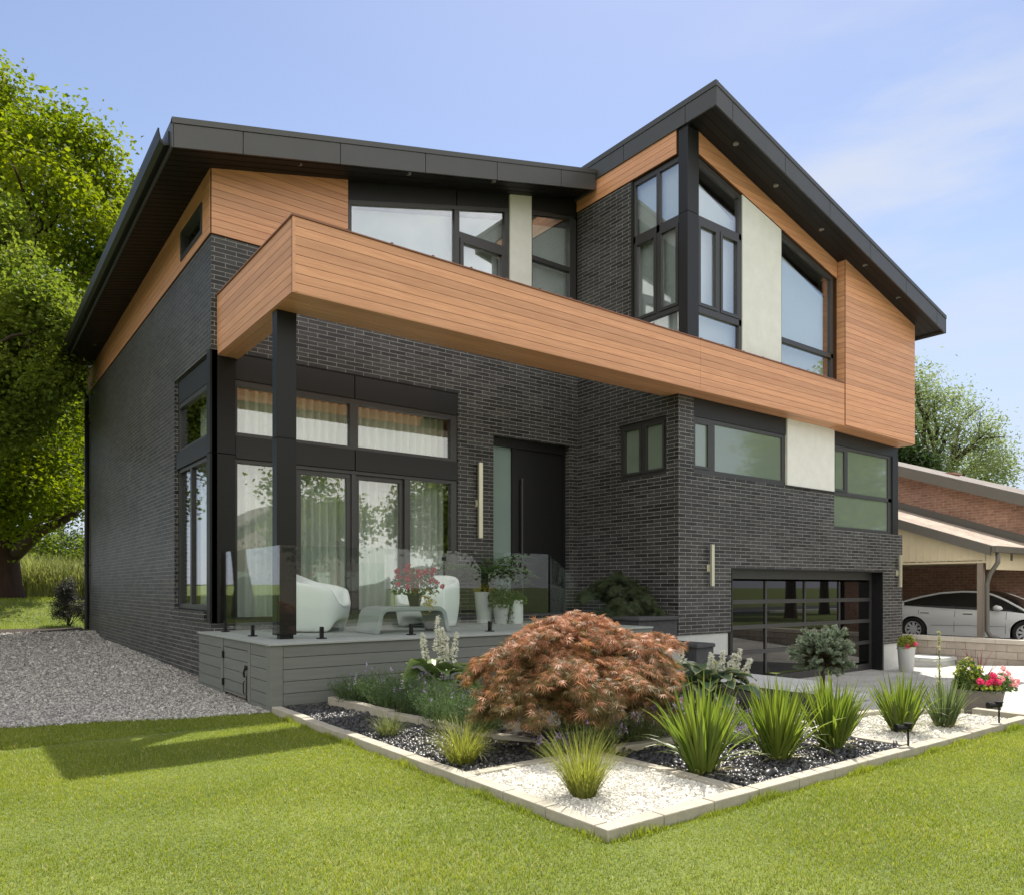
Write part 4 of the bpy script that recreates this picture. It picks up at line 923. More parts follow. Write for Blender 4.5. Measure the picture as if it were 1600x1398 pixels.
# ---- trees
M['bark'] = mat('grey_brown_bark', (0.060, 0.040, 0.030), 0.95, 0.4, 6.0, 1.0, 14, coord='Object', stretch=(1, 1, .25))
M['bark_red'] = mat('red_brown_bark', (0.055, 0.028, 0.020), 0.95, 0.45, 6.0, 1.0, 14, coord='Object', stretch=(1, 1, .25))
def limb(mb, p, q, r0, r1, rng, n=6, sag=0.12):
    p = np.array(p, float); q = np.array(q, float); L = np.linalg.norm(q - p); pts = []
    off = rng.standard_normal(3) * sag * L; off[2] = abs(off[2]) * .6
    for i in range(n + 1):
        t = i / n; pts.append(tuple(p + (q - p) * t + off * math.sin(math.pi * t) * .5 + rng.standard_normal(3) * .012 * L * (0 < i < n)))
    mb.tube(pts, [r0 + (r1 - r0) * (i / n) for i in range(n + 1)], 8); return pts
def tree(name, base, height, trunk_h, r0, clumps, nleaf, lsize, lm, bm, label, cat, group=None, lean=(0, 0), seed=0, limbs=14, nup=0.8, aspect=.75, shell=.55, weight=None):
    rng = np.random.default_rng(seed); t = thing(name, base, label, cat, group)
    base = np.array(base, float); b = MB()
    top = base + np.array([lean[0], lean[1], trunk_h]); mid = base + np.array([lean[0] * .4, lean[1] * .4, trunk_h * .5])
    b.tube([tuple(base - [0, 0, .4]), tuple(base + [0, 0, .1]), tuple(base + [0, 0, .5]), tuple(mid), tuple(top)], [r0 * 1.35, r0 * 1.18, r0 * 1.02, r0 * .9, r0 * .8], 18)
    cl = np.array([c[:3] for c in clumps], float); cr = np.array([c[3:6] if len(c) > 4 else (c[3],) * 3 for c in clumps], float)
    order = np.argsort(-cr[:, 0] * rng.uniform(.7, 1.3, len(cl)))[:limbs]
    for i in order:
        q = cl[i] - [0, 0, cr[i, 2] * .2]; s0 = top if rng.uniform() < .6 else mid * .35 + top * .65
        m_ = s0 * .45 + q * .55 + np.array([0, 0, (q[2] - s0[2]) * .15])
        limb(b, s0, m_, r0 * .5, r0 * .26, rng); limb(b, m_, q, r0 * .26, r0 * .08, rng)
        for k in range(3):
            e = q + rng.standard_normal(3) * cr[i] * .55; limb(b, m_ * .4 + q * .6, e, r0 * .11, r0 * .025, rng, 4)
    b.build('trunk', bm, t, smooth=True)
    wgt = (cr.prod(1)) ** (2 / 3) * (1 if weight is None else np.array(weight)); wgt = wgt / wgt.sum(); k = rng.choice(len(cl), nleaf, p=wgt)
    dv = unit(rng.standard_normal((nleaf, 3))); rad = rng.uniform(0, 1, nleaf) ** shell
    # twigs: leaves gather in small sprays
    P = cl[k] + dv * rad[:, None] * cr[k]; spray = rng.integers(0, nleaf, nleaf); P = np.where((rng.uniform(0, 1, nleaf) < .75)[:, None], P[spray] * .0 + P[(spray // 9) * 9 % nleaf] + rng.standard_normal((nleaf, 3)) * lsize * 1.9, P)
    N = rng.standard_normal((nleaf, 3)) * .55 + dv * .5; N[:, 2] += nup
    leaf_cloud('crown', P, N, lsize, aspect, lm, t, rng); return t
def clump_ball(c, R, n, r, rng, squash=.8, inner=.35):
    out = []
    for i in range(n):
        d = unit(rng.standard_normal(3)); f = 1 if rng.uniform() > inner else rng.uniform(.2, .75)
        rr = r * rng.uniform(.65, 1.3); out.append((c[0] + d[0] * R[0] * f, c[1] + d[1] * R[1] * f, c[2] + d[2] * R[2] * f, rr, rr, rr * squash))
    return out
M['maple_leaf'] = leaf_mat('maple_leaf', (0.055, 0.102, 0.012), (0.225, 0.255, 0.026), 0.57, 0.55, nscale=0.35, spec=.15)
M['ash_leaf'] = leaf_mat('ash_leaf', (0.065, 0.110, 0.018), (0.215, 0.250, 0.040), 0.55, 0.5, nscale=0.35, spec=.2)
M['dark_leaf'] = leaf_mat('dark_leaf', (0.022, 0.045, 0.014), (0.055, 0.085, 0.025), 0.4, 0.45, nscale=0.4)
M['pale_leaf'] = leaf_mat('willow_leaf', (0.150, 0.195, 0.090), (0.290, 0.335, 0.160), 0.5, 0.6, nscale=0.4, spec=.12)
rng = np.random.default_rng(8)
def px_clumps(spec, dj, rng):   # clumps whose centres stand at the given depth
    return [(*at_depth(u, v, d + rng.uniform(-dj, dj)), r, r, r * .8) for u, v, d, r in spec]
bt = at_depth(2, 936, 26.0); D = 26
spec = []
for u, v in [(-150, 260), (-90, 190), (-30, 170), (40, 195), (100, 215), (145, 235), (60, 250), (120, 280), (170, 300), (-20, 250), (20, 310), (85, 330), (150, 345), (185, 330), (-80, 300), (60, 390), (120, 400), (165, 395), (0, 400), (-120, 400), (-30, 460), (60, 470), (110, 470), (140, 450),
             (20, 540), (80, 560), (120, 560), (-60, 560), (40, 620), (100, 640), (-20, 640), (-120, 600), (70, 700), (110, 720), (20, 710), (-40, 720), (100, 770), (40, 760), (10, 770), (-20, 780), (75, 785), (60, 740), (125, 770), (20, 800), (-60, 770), (-10, 740), (-90, 740), (120, 690), (-10, 140), (-60, 130), (-140, 180)]:
    spec.append((u, v, D + rng.uniform(-4.5, 3.5), rng.uniform(.85, 1.35)))
for i in range(22): spec.append((rng.uniform(-260, 100), rng.uniform(190, 720), D + rng.uniform(-5, 5), rng.uniform(.9, 1.5)))
tree('maple_tree', bt, 16, 4.6, 0.62, px_clumps(spec, .3, rng), 105000, 0.15, M['maple_leaf'], M['bark_red'], 'big spreading maple with thick red brown trunk left of the house', 'tree', None, (-.3, .2), 5, 24)
b = MB(); b2 = root = [o for o in bpy.data.objects if o.name == 'maple_tree'][0]
limb(b, at_depth(22, 865, 26), at_depth(120, 800, 25.2), .26, .10, rng, 6, .1); limb(b, at_depth(18, 842, 26), at_depth(128, 795, 27), .22, .08, rng, 6, .16)
b.build('limb', M['bark'], root, smooth=True)
spec = [(u, v, 19 + rng.uniform(-1.5, 1.5), rng.uniform(.5, .85)) for u, v in [(-60, 380), (-20, 420), (10, 440), (40, 470), (-40, 480), (0, 510), (55, 520), (30, 560), (75, 545), (-20, 570), (10, 600), (-80, 540), (-90, 450), (45, 610), (-50, 620), (-120, 500), (-140, 420), (-160, 560), (5, 350), (-40, 330), (20, 660), (-30, 680), (60, 450), (85, 500), (90, 580), (70, 600), (35, 410), (20, 520), (60, 640), (-10, 470)]]
tree('maple_tree', at_depth(-190, 950, 19), 10, 3.4, .28, px_clumps(spec, .2, rng), 42000, 0.115, M['ash_leaf'], M['bark'], 'nearer leafy tree with pale lower foliage at the left picture edge', 'tree', None, (.4, 0), 6, 14)

# background behind the left lawn
for i, (u, v0, d, r, lab) in enumerate([(20, 640, 50, 3.6, 'distant tree behind the reeds, left of the others'), (95, 690, 52, 3.2, 'distant tree behind the reeds, nearest the house wall'), (-90, 620, 48, 3.8, 'distant tree beyond the back lawn at far left'), (150, 640, 56, 3.4, 'distant tree mostly hidden behind the house corner')]):
    g = at_depth(u, 905, d); c = at_depth(u, v0, d)
    tree('background_tree', g, 12, 4, .25, clump_ball(c, (r, r, (917 - v0) * d / 1180 * .42), 24, 1.5, rng), 9000, .32, M['dark_leaf'], M['bark'], lab, 'tree', 'trees behind the reeds', seed=30 + i, limbs=8)
def bush(name, base, R, H, n, lsize, lm, label, cat='bush', group=None, seed=0, nclump=14, r=None, aspect=.6, stems=True):
    rng = np.random.default_rng(seed); t = thing(name, base, label, cat, group); b = Vector(base)
    cl = []
    for i in range(nclump):
        a = rng.uniform(0, 6.28); q = rng.uniform(0, 1) ** .6; cl.append((b.x + R * q * math.cos(a), b.y + R * q * math.sin(a), b.z + H * rng.uniform(.25, .95) * (1 - .45 * q * q)))
    cl = np.array(cl); k = rng.integers(0, nclump, n); rr = r or R * .42
    dv = unit(rng.standard_normal((n, 3))); P = cl[k] + dv * (rng.uniform(0, 1, n) ** .6)[:, None] * rr * rng.uniform(.7, 1.3, n)[:, None]; P[:, 2] = np.maximum(P[:, 2], b.z + .03)
    N = rng.standard_normal((n, 3)) * .6 + dv * .5; N[:, 2] += .7
    leaf_cloud('foliage', P, N, lsize, aspect, lm, t, rng)
    if stems:
        m = MB()
        for c in cl: limb(m, b, c, max(.006, R * .03), .004, rng, 4)
        m.build('stem', M['bark'], t, smooth=True)
    return t
for i, (u, v, d, R, H, lm, lab) in enumerate([(60, 915, 36, 2.6, 3.2, 'dark_leaf', 'dark green shrub behind the pale reeds beside the maple trunk'), (115, 915, 35, 2.4, 3.6, 'ash_leaf', 'tall grey green shrub behind the reeds near the house wall'), (10, 915, 38, 2.8, 3.0, 'ash_leaf', 'grey green shrub behind the maple trunk'), (170, 915, 37, 2.5, 3.5, 'dark_leaf', 'dark shrub behind the house corner')]):
    bush('garden_shrub', at_depth(u, v, d), R, H, 7000, .16, M[lm], lab, 'shrub', 'shrubs behind the reeds', 50 + i)
M['reed'] = leaf_mat('reed_blade', (0.15, 0.18, 0.045), (0.31, 0.32, 0.11), 0.45, 0.5)
rng = np.random.default_rng(9); n = 5200; u = rng.uniform(-60, 175, n); d = rng.uniform(28.5, 31.5, n)
B = np.stack([d * (SP + (u - 800) / 1180 * CP), d * (CP - (u - 800) / 1180 * SP)], 1); B = np.concatenate([B, ground_z(B[:, 0], B[:, 1])[:, None]], 1)
tag(blades('reeds', B, rng.uniform(0, 6.28, n), rng.uniform(0, .15, n), rng.uniform(.2, 1.3, n), rng.uniform(.8, 2.0, n), rng.uniform(.025, .05, n), 5, M['reed']), kind='stuff')
M['twig_leaf'] = leaf_mat('fine_dark_leaf', (0.016, 0.016, 0.013), (0.05, 0.05, 0.035), 0.2, 0.6)
sb = at_depth(107, 967, 20.8); sb.z = float(ground_z(sb.x, sb.y))
bush('feathery_shrub', sb, .40, 1.30, 10000, .06, M['twig_leaf'], 'small dark feathery upright shrub beside the gravel at the back house corner', 'shrub', None, 61, 16, .22, .3)

# ---- weeping laceleaf maple
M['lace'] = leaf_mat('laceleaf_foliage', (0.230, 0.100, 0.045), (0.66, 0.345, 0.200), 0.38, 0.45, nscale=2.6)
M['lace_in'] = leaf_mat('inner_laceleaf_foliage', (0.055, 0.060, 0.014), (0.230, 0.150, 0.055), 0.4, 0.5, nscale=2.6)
def fingered(name, P, D, N, L, lobes, spread, wid, material, parent, rng):
    """palmate leaves: narrow pointed lobes fanning out from one point"""
    n = len(P); D = unit(D); N = unit(N - D * (N * D).sum(1, keepdims=True)); S = np.cross(N, D); Vs = []; per = lobes * 4
    for j in range(lobes):
        a = (j - (lobes - 1) / 2) / ((lobes - 1) / 2) * spread; dj = D * math.cos(a) + S * math.sin(a); sj = np.cross(N, dj); l_ = (L * (1 - .32 * abs(a) / spread))[:, None]; w_ = l_ * wid
        droop = N * l_ * rng.uniform(.05, .3, (n, 1))
        Vs.append(np.stack([P, P + dj * l_ * .42 - sj * w_, P + dj * l_ - droop, P + dj * l_ * .42 + sj * w_], 1))
    V = np.concatenate(Vs, 1).reshape(-1, 3); F = np.arange(n * per).reshape(-1, 4); return np_mesh(name, V, F, material, parent)
def laceleaf(name, base, domes, npad, label, L=.058, seed=1, material=None, zmin=.10, per=100):
    """cascading shrub: many small overlapping sprays of cut leaves carried on arching branches"""
    rng = np.random.default_rng(seed); t = thing(name, base, label, 'shrub'); b = np.array(base, float); m = MB()
    m.tube([tuple(b - [0, 0, .05]), tuple(b + [.03, .02, .3]), tuple(b + [-.02, .05, .6])], [.06, .05, .04], 8)
    Ps, Ds, Ns = [], [], []; ar = np.array([q[3] * (q[3] + q[4]) for q in domes]); ar = ar / ar.sum()
    for (cx, cy, cz, r, h), f in zip(domes, ar):
        c = b + [cx, cy, cz]; limb(m, b + [0, 0, .5], c + [0, 0, h * .3], .026, .008, rng, 6, .1); k = max(3, int(npad * f))
        for j in range(k):
            a = rng.uniform(0, 6.283); q = math.sqrt(rng.uniform(0, 1)) * rng.uniform(.85, 1.12); inn = rng.uniform(.72, 1.0)
            p = c + np.array([r * q * math.cos(a) * inn, r * q * math.sin(a) * inn, h * (1 - min(1.1, q) ** 2.2) * inn - .10 * max(0, q - .7)])
            o = np.array([math.cos(a), math.sin(a), 0]); sd = np.array([-o[1], o[0], 0]); dn = -.10 - .55 * q ** 2; ax = unit(o + np.array([0, 0, dn])); up = unit(np.array([0, 0, 1.0]) + o * .5 * q)
            rx, ry = rng.uniform(.13, .28), rng.uniform(.06, .13); n_ = int(per * rng.uniform(.6, 1.3)); w_ = rng.uniform(-1, 1, (n_, 1)); v_ = rng.normal(0, .5, (n_, 1))
            P = p + ax * w_ * rx + sd * v_ * ry + up * (rng.normal(0, .008, (n_, 1)) - .05 * v_ ** 2 - .035 * w_ ** 2); Ps.append(P)
            Ds.append(ax * .7 + sd * np.sign(v_) * .55 + np.array([0, 0, -.45]) + rng.normal(0, .38, (n_, 3))); Ns.append(np.repeat(up[None], n_, 0) + rng.normal(0, .3, (n_, 3)))
            if j % 3 == 0: limb(m, c + [0, 0, h * .35], p, .007, .0025, rng, 5, .08)
    P, D, N = map(np.concatenate, (Ps, Ds, Ns)); ok = P[:, 2] > b[2] + zmin; P, D, N = P[ok], D[ok], N[ok]
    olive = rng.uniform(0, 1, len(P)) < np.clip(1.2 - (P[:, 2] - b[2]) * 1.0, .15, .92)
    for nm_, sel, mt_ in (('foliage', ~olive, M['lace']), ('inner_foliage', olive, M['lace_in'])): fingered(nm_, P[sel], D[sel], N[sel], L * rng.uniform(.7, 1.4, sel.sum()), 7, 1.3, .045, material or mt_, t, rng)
    m.build('branch', M['bark'], t, smooth=True); return t
RV = Vector((CP, -SP, 0)); TV = Vector((-SP, -CP, 0))     # to the right / towards the lens, as plain ground directions for laying out the bed
jb = on_z(885, 1146, 0.12)
dm = []
for a, b_, cz, r, h in [(.12, -.1, .72, .52, .42), (-.28, .0, .66, .46, .38), (.52, .0, .64, .44, .38), (-.60, .05, .44, .38, .40), (.05, .36, .46, .52, .42), (.46, .32, .36, .46, .42), (-.38, .36, .26, .46, .42), (.84, -.12, .70, .26, .24), (.20, -.5, .6, .5, .4), (.74, .2, .32, .32, .42), (-.70, .25, .14, .30, .36), (-.1, .1, .66, .44, .42)]:
    o = RV * a * .93 + TV * b_; dm.append((o.x, o.y, cz, r * .93, h))
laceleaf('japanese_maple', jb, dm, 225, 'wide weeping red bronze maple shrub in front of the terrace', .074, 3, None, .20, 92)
M['lace_dark'] = leaf_mat('green_laceleaf', (0.030, 0.050, 0.022), (0.075, 0.095, 0.040), 0.3, 0.5)
wb_ = Vector((9.85, 9.85, .90)); dm = [(0, 0, .42, .42, .40), (.15, -.4, .22, .36, .35), (-.2, .3, .3, .36, .35), (.1, -.65, .0, .3, .3), (-.25, -.3, .1, .3, .3)]
laceleaf('laceleaf_shrub', wb_, dm, 75, 'dark green drooping shrub against the brick wall under the small window', .085, 4, M['lace_dark'], 0.02, 60)

# ---- ornamental grasses
M['lime'] = leaf_mat('lime_grass_blade', (0.16, 0.19, 0.030), (0.30, 0.30, 0.075), 0.45, 0.5)
M['olive'] = leaf_mat('olive_grass_blade', (0.090, 0.12, 0.035), (0.19, 0.20, 0.075), 0.4, 0.5)
def tuft(p, n, H, R, material, label, seed, spread=.9, wd=.0045):
    rng = np.random.default_rng(seed); t = thing('ornamental_grass', p, label, 'grass plant', 'ornamental grass tufts')
    a = rng.uniform(0, 6.283, n); q = np.sqrt(rng.uniform(0, 1, n)) * R; B = np.stack([p[0] + q * np.cos(a), p[1] + q * np.sin(a), np.full(n, p[2])], 1)
    a2 = a + rng.normal(0, .5, n); l0 = q / R * .50 + rng.uniform(0, .12, n); l1 = l0 + rng.uniform(.1, 1.7, n) * spread * (.4 + .6 * q / R)
    blades('blade', B, a2, l0, l1, H * rng.uniform(.55, 1.2, n), wd * rng.uniform(.7, 1.3, n), 6, material, t)
def gp(u, v, z): return on_z(u, v, z)
tuft(gp(912, 1245, .04), 620, .44, .072, M['lime'], 'pale green grass tuft standing in the white gravel square', 1, .55)
tuft(gp(722, 1193, .04), 520, .40, .09, M['lime'], 'bright lime grass tuft in the black pebbles near the lawn edge', 2, 1.2)
tuft(gp(608, 1150, .04), 320, .26, .09, M['olive'], 'small dull green grass tuft in the black pebbles, nearest the terrace', 3, 1.3)

# ---- yuccas
M['yucca'] = leaf_mat('yucca_blade', (0.090, 0.145, 0.024), (0.225, 0.270, 0.050), 0.45, 0.38)
M['yucca_b'] = leaf_mat('blue_green_yucca_blade', (0.085, 0.125, 0.050), (0.170, 0.205, 0.080), 0.4, 0.4)
def yucca(p, n, H, label, seed, material, wd=.034, droop=14):
    wd *= 1.15
    n = int(n * 1.45)
    rng = np.random.default_rng(seed); t = thing('yucca', p, label, 'yucca', 'yuccas in the front bed')
    a = rng.uniform(0, 6.283, n); q = np.sqrt(rng.uniform(0, 1, n)); B = np.stack([p[0] + .085 * q * np.cos(a), p[1] + .085 * q * np.sin(a), np.full(n, p[2])], 1)
    l0 = .03 + .44 * q ** 1.3 + rng.normal(0, .05, n); l1 = l0 + rng.uniform(-.05, .22, n) + (rng.uniform(0, 1, n) < .1) * rng.uniform(.2, .9, n)
    blades('blade', B, a + rng.normal(0, .3, n), l0, l1, H * (1.05 - .22 * q) * rng.uniform(.82, 1.12, n), wd * rng.uniform(.7, 1.15, n), 6, material, t, fold=.28)
    k = droop; a = rng.uniform(0, 6.283, k); B = np.stack([p[0] + .05 * np.cos(a), p[1] + .05 * np.sin(a), np.full(k, p[2] + .02)], 1)
    blades('drooping_blade', B, a, rng.uniform(.5, .9, k), rng.uniform(1.5, 2.4, k), H * rng.uniform(.5, .95, k), .018 * rng.uniform(.7, 1.1, k), 7, material, t, fold=.2)
    k = 16; a = rng.uniform(0, 6.283, k); B = np.stack([p[0] + .07 * np.cos(a), p[1] + .07 * np.sin(a), np.full(k, p[2] + .01)], 1)
    blades('dry_blade', B, a, rng.uniform(.9, 1.4, k), rng.uniform(1.5, 2.0, k), H * rng.uniform(.2, .42, k), .014 * rng.uniform(.7, 1.1, k), 5, M['straw'], t)
    return t
yucca(gp(1097, 1208, .04), 85, .70, 'sword leaved yucca in black pebbles, nearest the white gravel square', 1, M['yucca'], .036)
yucca(gp(1214, 1186, .04), 90, .68, 'wide sword leaved yucca in black pebbles, middle one of the pebble patch', 2, M['yucca'], .030, 16)
yucca(gp(1300, 1170, .04), 85, .66, 'sword leaved yucca in black pebbles beside the spruce trunk', 3, M['yucca'])
yucca(gp(1408, 1142, .05), 80, .60, 'full green yucca in white gravel behind a black garden spotlight', 4, M['yucca'], .026, 18)
y5 = yucca(gp(1476, 1134, .05), 60, .52, 'open blue green yucca with a tall seed stalk beside the large planter', 5, M['yucca_b'], .024, 20)
m = MB(); p = gp(1466, 1134, .05); top = at_depth(1467, 985, 8.15)
pts = [p, p.lerp(top, .5) + Vector((.02, 0, 0)), top]; m.tube(pts, [.010, .008, .004], 8); m.build('flower_stalk', M['yucca_b'], y5, smooth=True)
rng = np.random.default_rng(5); k = 46; tt = rng.uniform(.38, 1, k); P = np.array([p.lerp(top, float(x)) for x in tt]) + rng.normal(0, .022, (k, 3)) * (1.3 - tt)[:, None]
M['pod'] = leaf_mat('pale_seed_pod', (0.25, 0.26, 0.10), (0.42, 0.40, 0.20), 0.3, 0.5)
leaf_cloud('seed_pod', P, rng.standard_normal((k, 3)), .045, .5, M['pod'], y5, rng)

# ---- lavender and catmint clumps
M['lav_leaf'] = leaf_mat('lavender_leaf', (0.095, 0.140, 0.050), (0.230, 0.280, 0.100), 0.35, 0.55)
M['lav_fl'] = leaf_mat('lavender_flower', (0.26, 0.17, 0.40), (0.50, 0.38, 0.62), 0.35, 0.6)
def lavender(p, R, H, n, nf, label, seed, lm='lav_leaf'):
    rng = np.random.default_rng(seed); t = thing('lavender', p, label, 'lavender', 'lavender clumps')
    a = rng.uniform(0, 6.283, n); q = np.sqrt(rng.uniform(0, 1, n)); B = np.stack([p[0] + R * .55 * q * np.cos(a), p[1] + R * .55 * q * np.sin(a), np.full(n, p[2])], 1)
    L = H * rng.uniform(.5, 1.0, n); l0 = q * .55; l1 = l0 + rng.uniform(-.1, .5, n)
    blades('stem', B, a + rng.normal(0, .4, n), l0, l1, L, np.full(n, .0035), 4, M[lm], t)
    # narrow leaves along the stems
    k = n * 7; i = rng.integers(0, n, k); f = rng.uniform(.15, .95, k); d = np.stack([np.cos(a[i]) * np.sin(l0[i] + .12), np.sin(a[i]) * np.sin(l0[i] + .12), np.cos(l0[i] + .12)], 1)
    P = B[i] + d * (L[i] * f)[:, None] + rng.normal(0, .014, (k, 3)); dirs = d + rng.normal(0, .5, (k, 3))
    leaf_cloud('leaf', P, rng.standard_normal((k, 3)), .045, .17, M[lm], t, rng, .1, dirs)
    i = rng.integers(0, n, nf); d = np.stack([np.cos(a[i]) * np.sin(l0[i] + .15), np.sin(a[i]) * np.sin(l0[i] + .15), np.cos(l0[i] + .15)], 1); tip = B[i] + d * (L[i] * 1.06 + .03)[:, None]
    for q_ in tip: leaf_cloud('flower', q_ + rng.normal(0, 1, (9, 3)) * [.007, .007, .020], rng.standard_normal((9, 3)), .016, .7, M['lav_fl'], t, rng, .1)
lavender(gp(918, 1172, .06), .32, .40, 300, 34, 'light green lavender bush just behind the pale grass tuft', 1)
lavender(gp(1000, 1155, .08), .30, .34, 220, 40, 'lavender with many pale purple spikes under the red maple', 2)
lavender(gp(1060, 1145, .08), .24, .30, 170, 44, 'purple flowering lavender behind the first yucca', 3)
lavender(gp(1165, 1140, .08), .24, .26, 150, 30, 'low lavender between the first two yuccas', 4)
lavender(gp(862, 1180, .06), .10, .16, 60, 24, 'tiny purple flowered clump at the inner kerb corner', 5)
lavender(gp(1150, 1160, .08), .14, .16, 70, 40, 'small deep purple clump at the back kerb of the black pebbles', 6)
M['mint_leaf'] = leaf_mat('catmint_leaf', (0.060, 0.105, 0.042), (0.140, 0.195, 0.080), 0.35, 0.55)
for i, (u, v, R, H, lab) in enumerate([(560, 1096, .30, .30, 'low dull catmint clump nearest the terrace corner'), (612, 1102, .34, .40, 'grey green catmint clump in front of the terrace boards'), (655, 1112, .32, .36, 'catmint clump left of the white flowered hosta'), (700, 1128, .34, .40, 'feathery green catmint clump behind the lime grass tuft'), (752, 1140, .28, .28, 'dark catmint under the left skirt of the red maple')]):
    lavender(gp(u, v, .10), R * 1.15, H * 1.25, 360, 9, lab, 20 + i, 'mint_leaf')

# ---- hostas
def hosta_mat(name, c, rim):
    m = bpy.data.materials.new(name); n, l = nt(m); b = n['Principled BSDF']; b.inputs['Roughness'].default_value = .4
    at = n.new('ShaderNodeAttribute'); at.attribute_name = 'edge'; rp = n.new('ShaderNodeValToRGB'); e = rp.color_ramp.elements
    e[0].position = .66; e[0].color = (*c, 1); e[1].position = .86; e[1].color = (*rim, 1); no = n.new('ShaderNodeTexNoise'); no.inputs['Scale'].default_value = 9
    ad = n.new('ShaderNodeMath'); ad.operation = 'MULTIPLY_ADD'; ad.inputs[1].default_value = .3; l.new(no.outputs['Fac'], ad.inputs[0]); sb_ = n.new('ShaderNodeMath'); sb_.operation = 'SUBTRACT'; sb_.inputs[1].default_value = .15
    l.new(at.outputs['Fac'], ad.inputs[2]); l.new(ad.outputs[0], sb_.inputs[0]); l.new(sb_.outputs[0], rp.inputs['Fac']); l.new(rp.outputs[0], b.inputs['Base Color'])
    tr = n.new('ShaderNodeBsdfTranslucent'); l.new(rp.outputs[0], tr.inputs[0]); mx = n.new('ShaderNodeMixShader'); mx.inputs[0].default_value = .3
    l.new(b.outputs[0], mx.inputs[1]); l.new(tr.outputs[0], mx.inputs[2]); l.new(mx.outputs[0], n['Material Output'].inputs['Surface']); return m
M['hosta'] = hosta_mat('variegated_hosta_leaf', (0.095, 0.155, 0.085), (0.42, 0.45, 0.20))
M['hosta_g'] = hosta_mat('green_hosta_leaf', (0.120, 0.190, 0.050), (0.20, 0.26, 0.08))
M['whitefl'] = leaf_mat('white_bell_flower', (0.62, 0.62, 0.52), (0.80, 0.79, 0.72), 0.3, 0.6)
def hosta(p, n, R, L, lm, label, spikes, seed):
    rng = np.random.default_rng(seed); t = thing('hosta', p, label, 'hosta', 'hostas with white flower spikes'); P0 = Vector(p); nu, nv = 9, 6; V = []; Fc = []; E = []
    for i in range(n):
        a = i * 2.399 + rng.normal(0, .2); q = (i + .5) / n; l_ = L * rng.uniform(.75, 1.15); el = 1.0 - 1.05 * q + rng.normal(0, .1); rr = R * (.15 + .55 * q)
        h = Vector((math.cos(a), math.sin(a), 0)); s_ = Vector((-math.sin(a), math.cos(a), 0)); st = P0 + h * rr + Vector((0, 0, R * (.75 - .42 * q) + rng.normal(0, .02))); base = len(V); roll = rng.normal(0, .25)
        pos = Vector(st)
        for j in range(nu + 1):
            tt = j / nu; an = el - tt * 1.25; pos = pos + (h * math.cos(an) + Vector((0, 0, math.sin(an)))) * (l_ / nu) if j else pos
            wv = l_ * .40 * math.sin(math.pi * min(1, .08 + tt * .92) ** .75) * (1 - .15 * tt); up = Vector((0, 0, math.cos(an))) - h * math.sin(an)
            for k in range(-nv // 2, nv // 2 + 1):
                f = k / (nv / 2); ripple = .012 * math.sin(tt * 16 + f * 2) * abs(f); V.append(pos + s_ * wv * f + up * (abs(f) ** 1.3 * wv * .28 + ripple + roll * f * wv * .4)); E.append(max(abs(f), tt ** 3))
        c = nv + 1
        for j in range(nu):
            for k in range(nv): Fc.append((base + j * c + k, base + j * c + k + 1, base + (j + 1) * c + k + 1, base + (j + 1) * c + k))
    o = np_mesh('leaf', [tuple(v) for v in V], Fc, lm, t, True); at = o.data.attributes.new('edge', 'FLOAT', 'POINT'); at.data.foreach_set('value', np.array(E, dtype=np.float32))
    for j, (du, h0) in enumerate(spikes):
        b = P0 + RV * du * .5; e = P0 + RV * du + TV * rng.normal(0, .04) + Vector((0, 0, h0)); m = MB(); m.tube([b + Vector((0, 0, .08)), b.lerp(e, .6) + RV * .01, e], [.006, .005, .003], 6); sp = m.build('flower_stalk', M['lav_leaf'], t, smooth=True)
        k = 130; tt = rng.uniform(.58, 1.02, k); Q = np.array([b.lerp(e, float(x)) for x in tt]); dv = unit(rng.standard_normal((k, 3)) * [1, 1, .4]); Q = Q + dv * (.042 * (1.25 - tt))[:, None] * 1.6
        leaf_cloud('flower', Q, rng.standard_normal((k, 3)), .046, .6, M['whitefl'], sp, rng, .25, dv + [0, 0, -.4])
hosta(gp(1108, 1104, .10), 30, .50, .38, M['hosta'], 'large blue green hosta with pale leaf rims and white flowers right of the maple', [(-.32, .68), (.0, .60), (.16, .62), (.27, .58), (.34, .62), (.46, .52)], 2)
hosta(gp(684, 1088, .16), 24, .46, .34, M['hosta_g'], 'bright green hosta with white flower spikes left of the maple', [(-.18, .72), (.0, .92), (.06, .78), (.10, .7), (.22, .72)], 3)

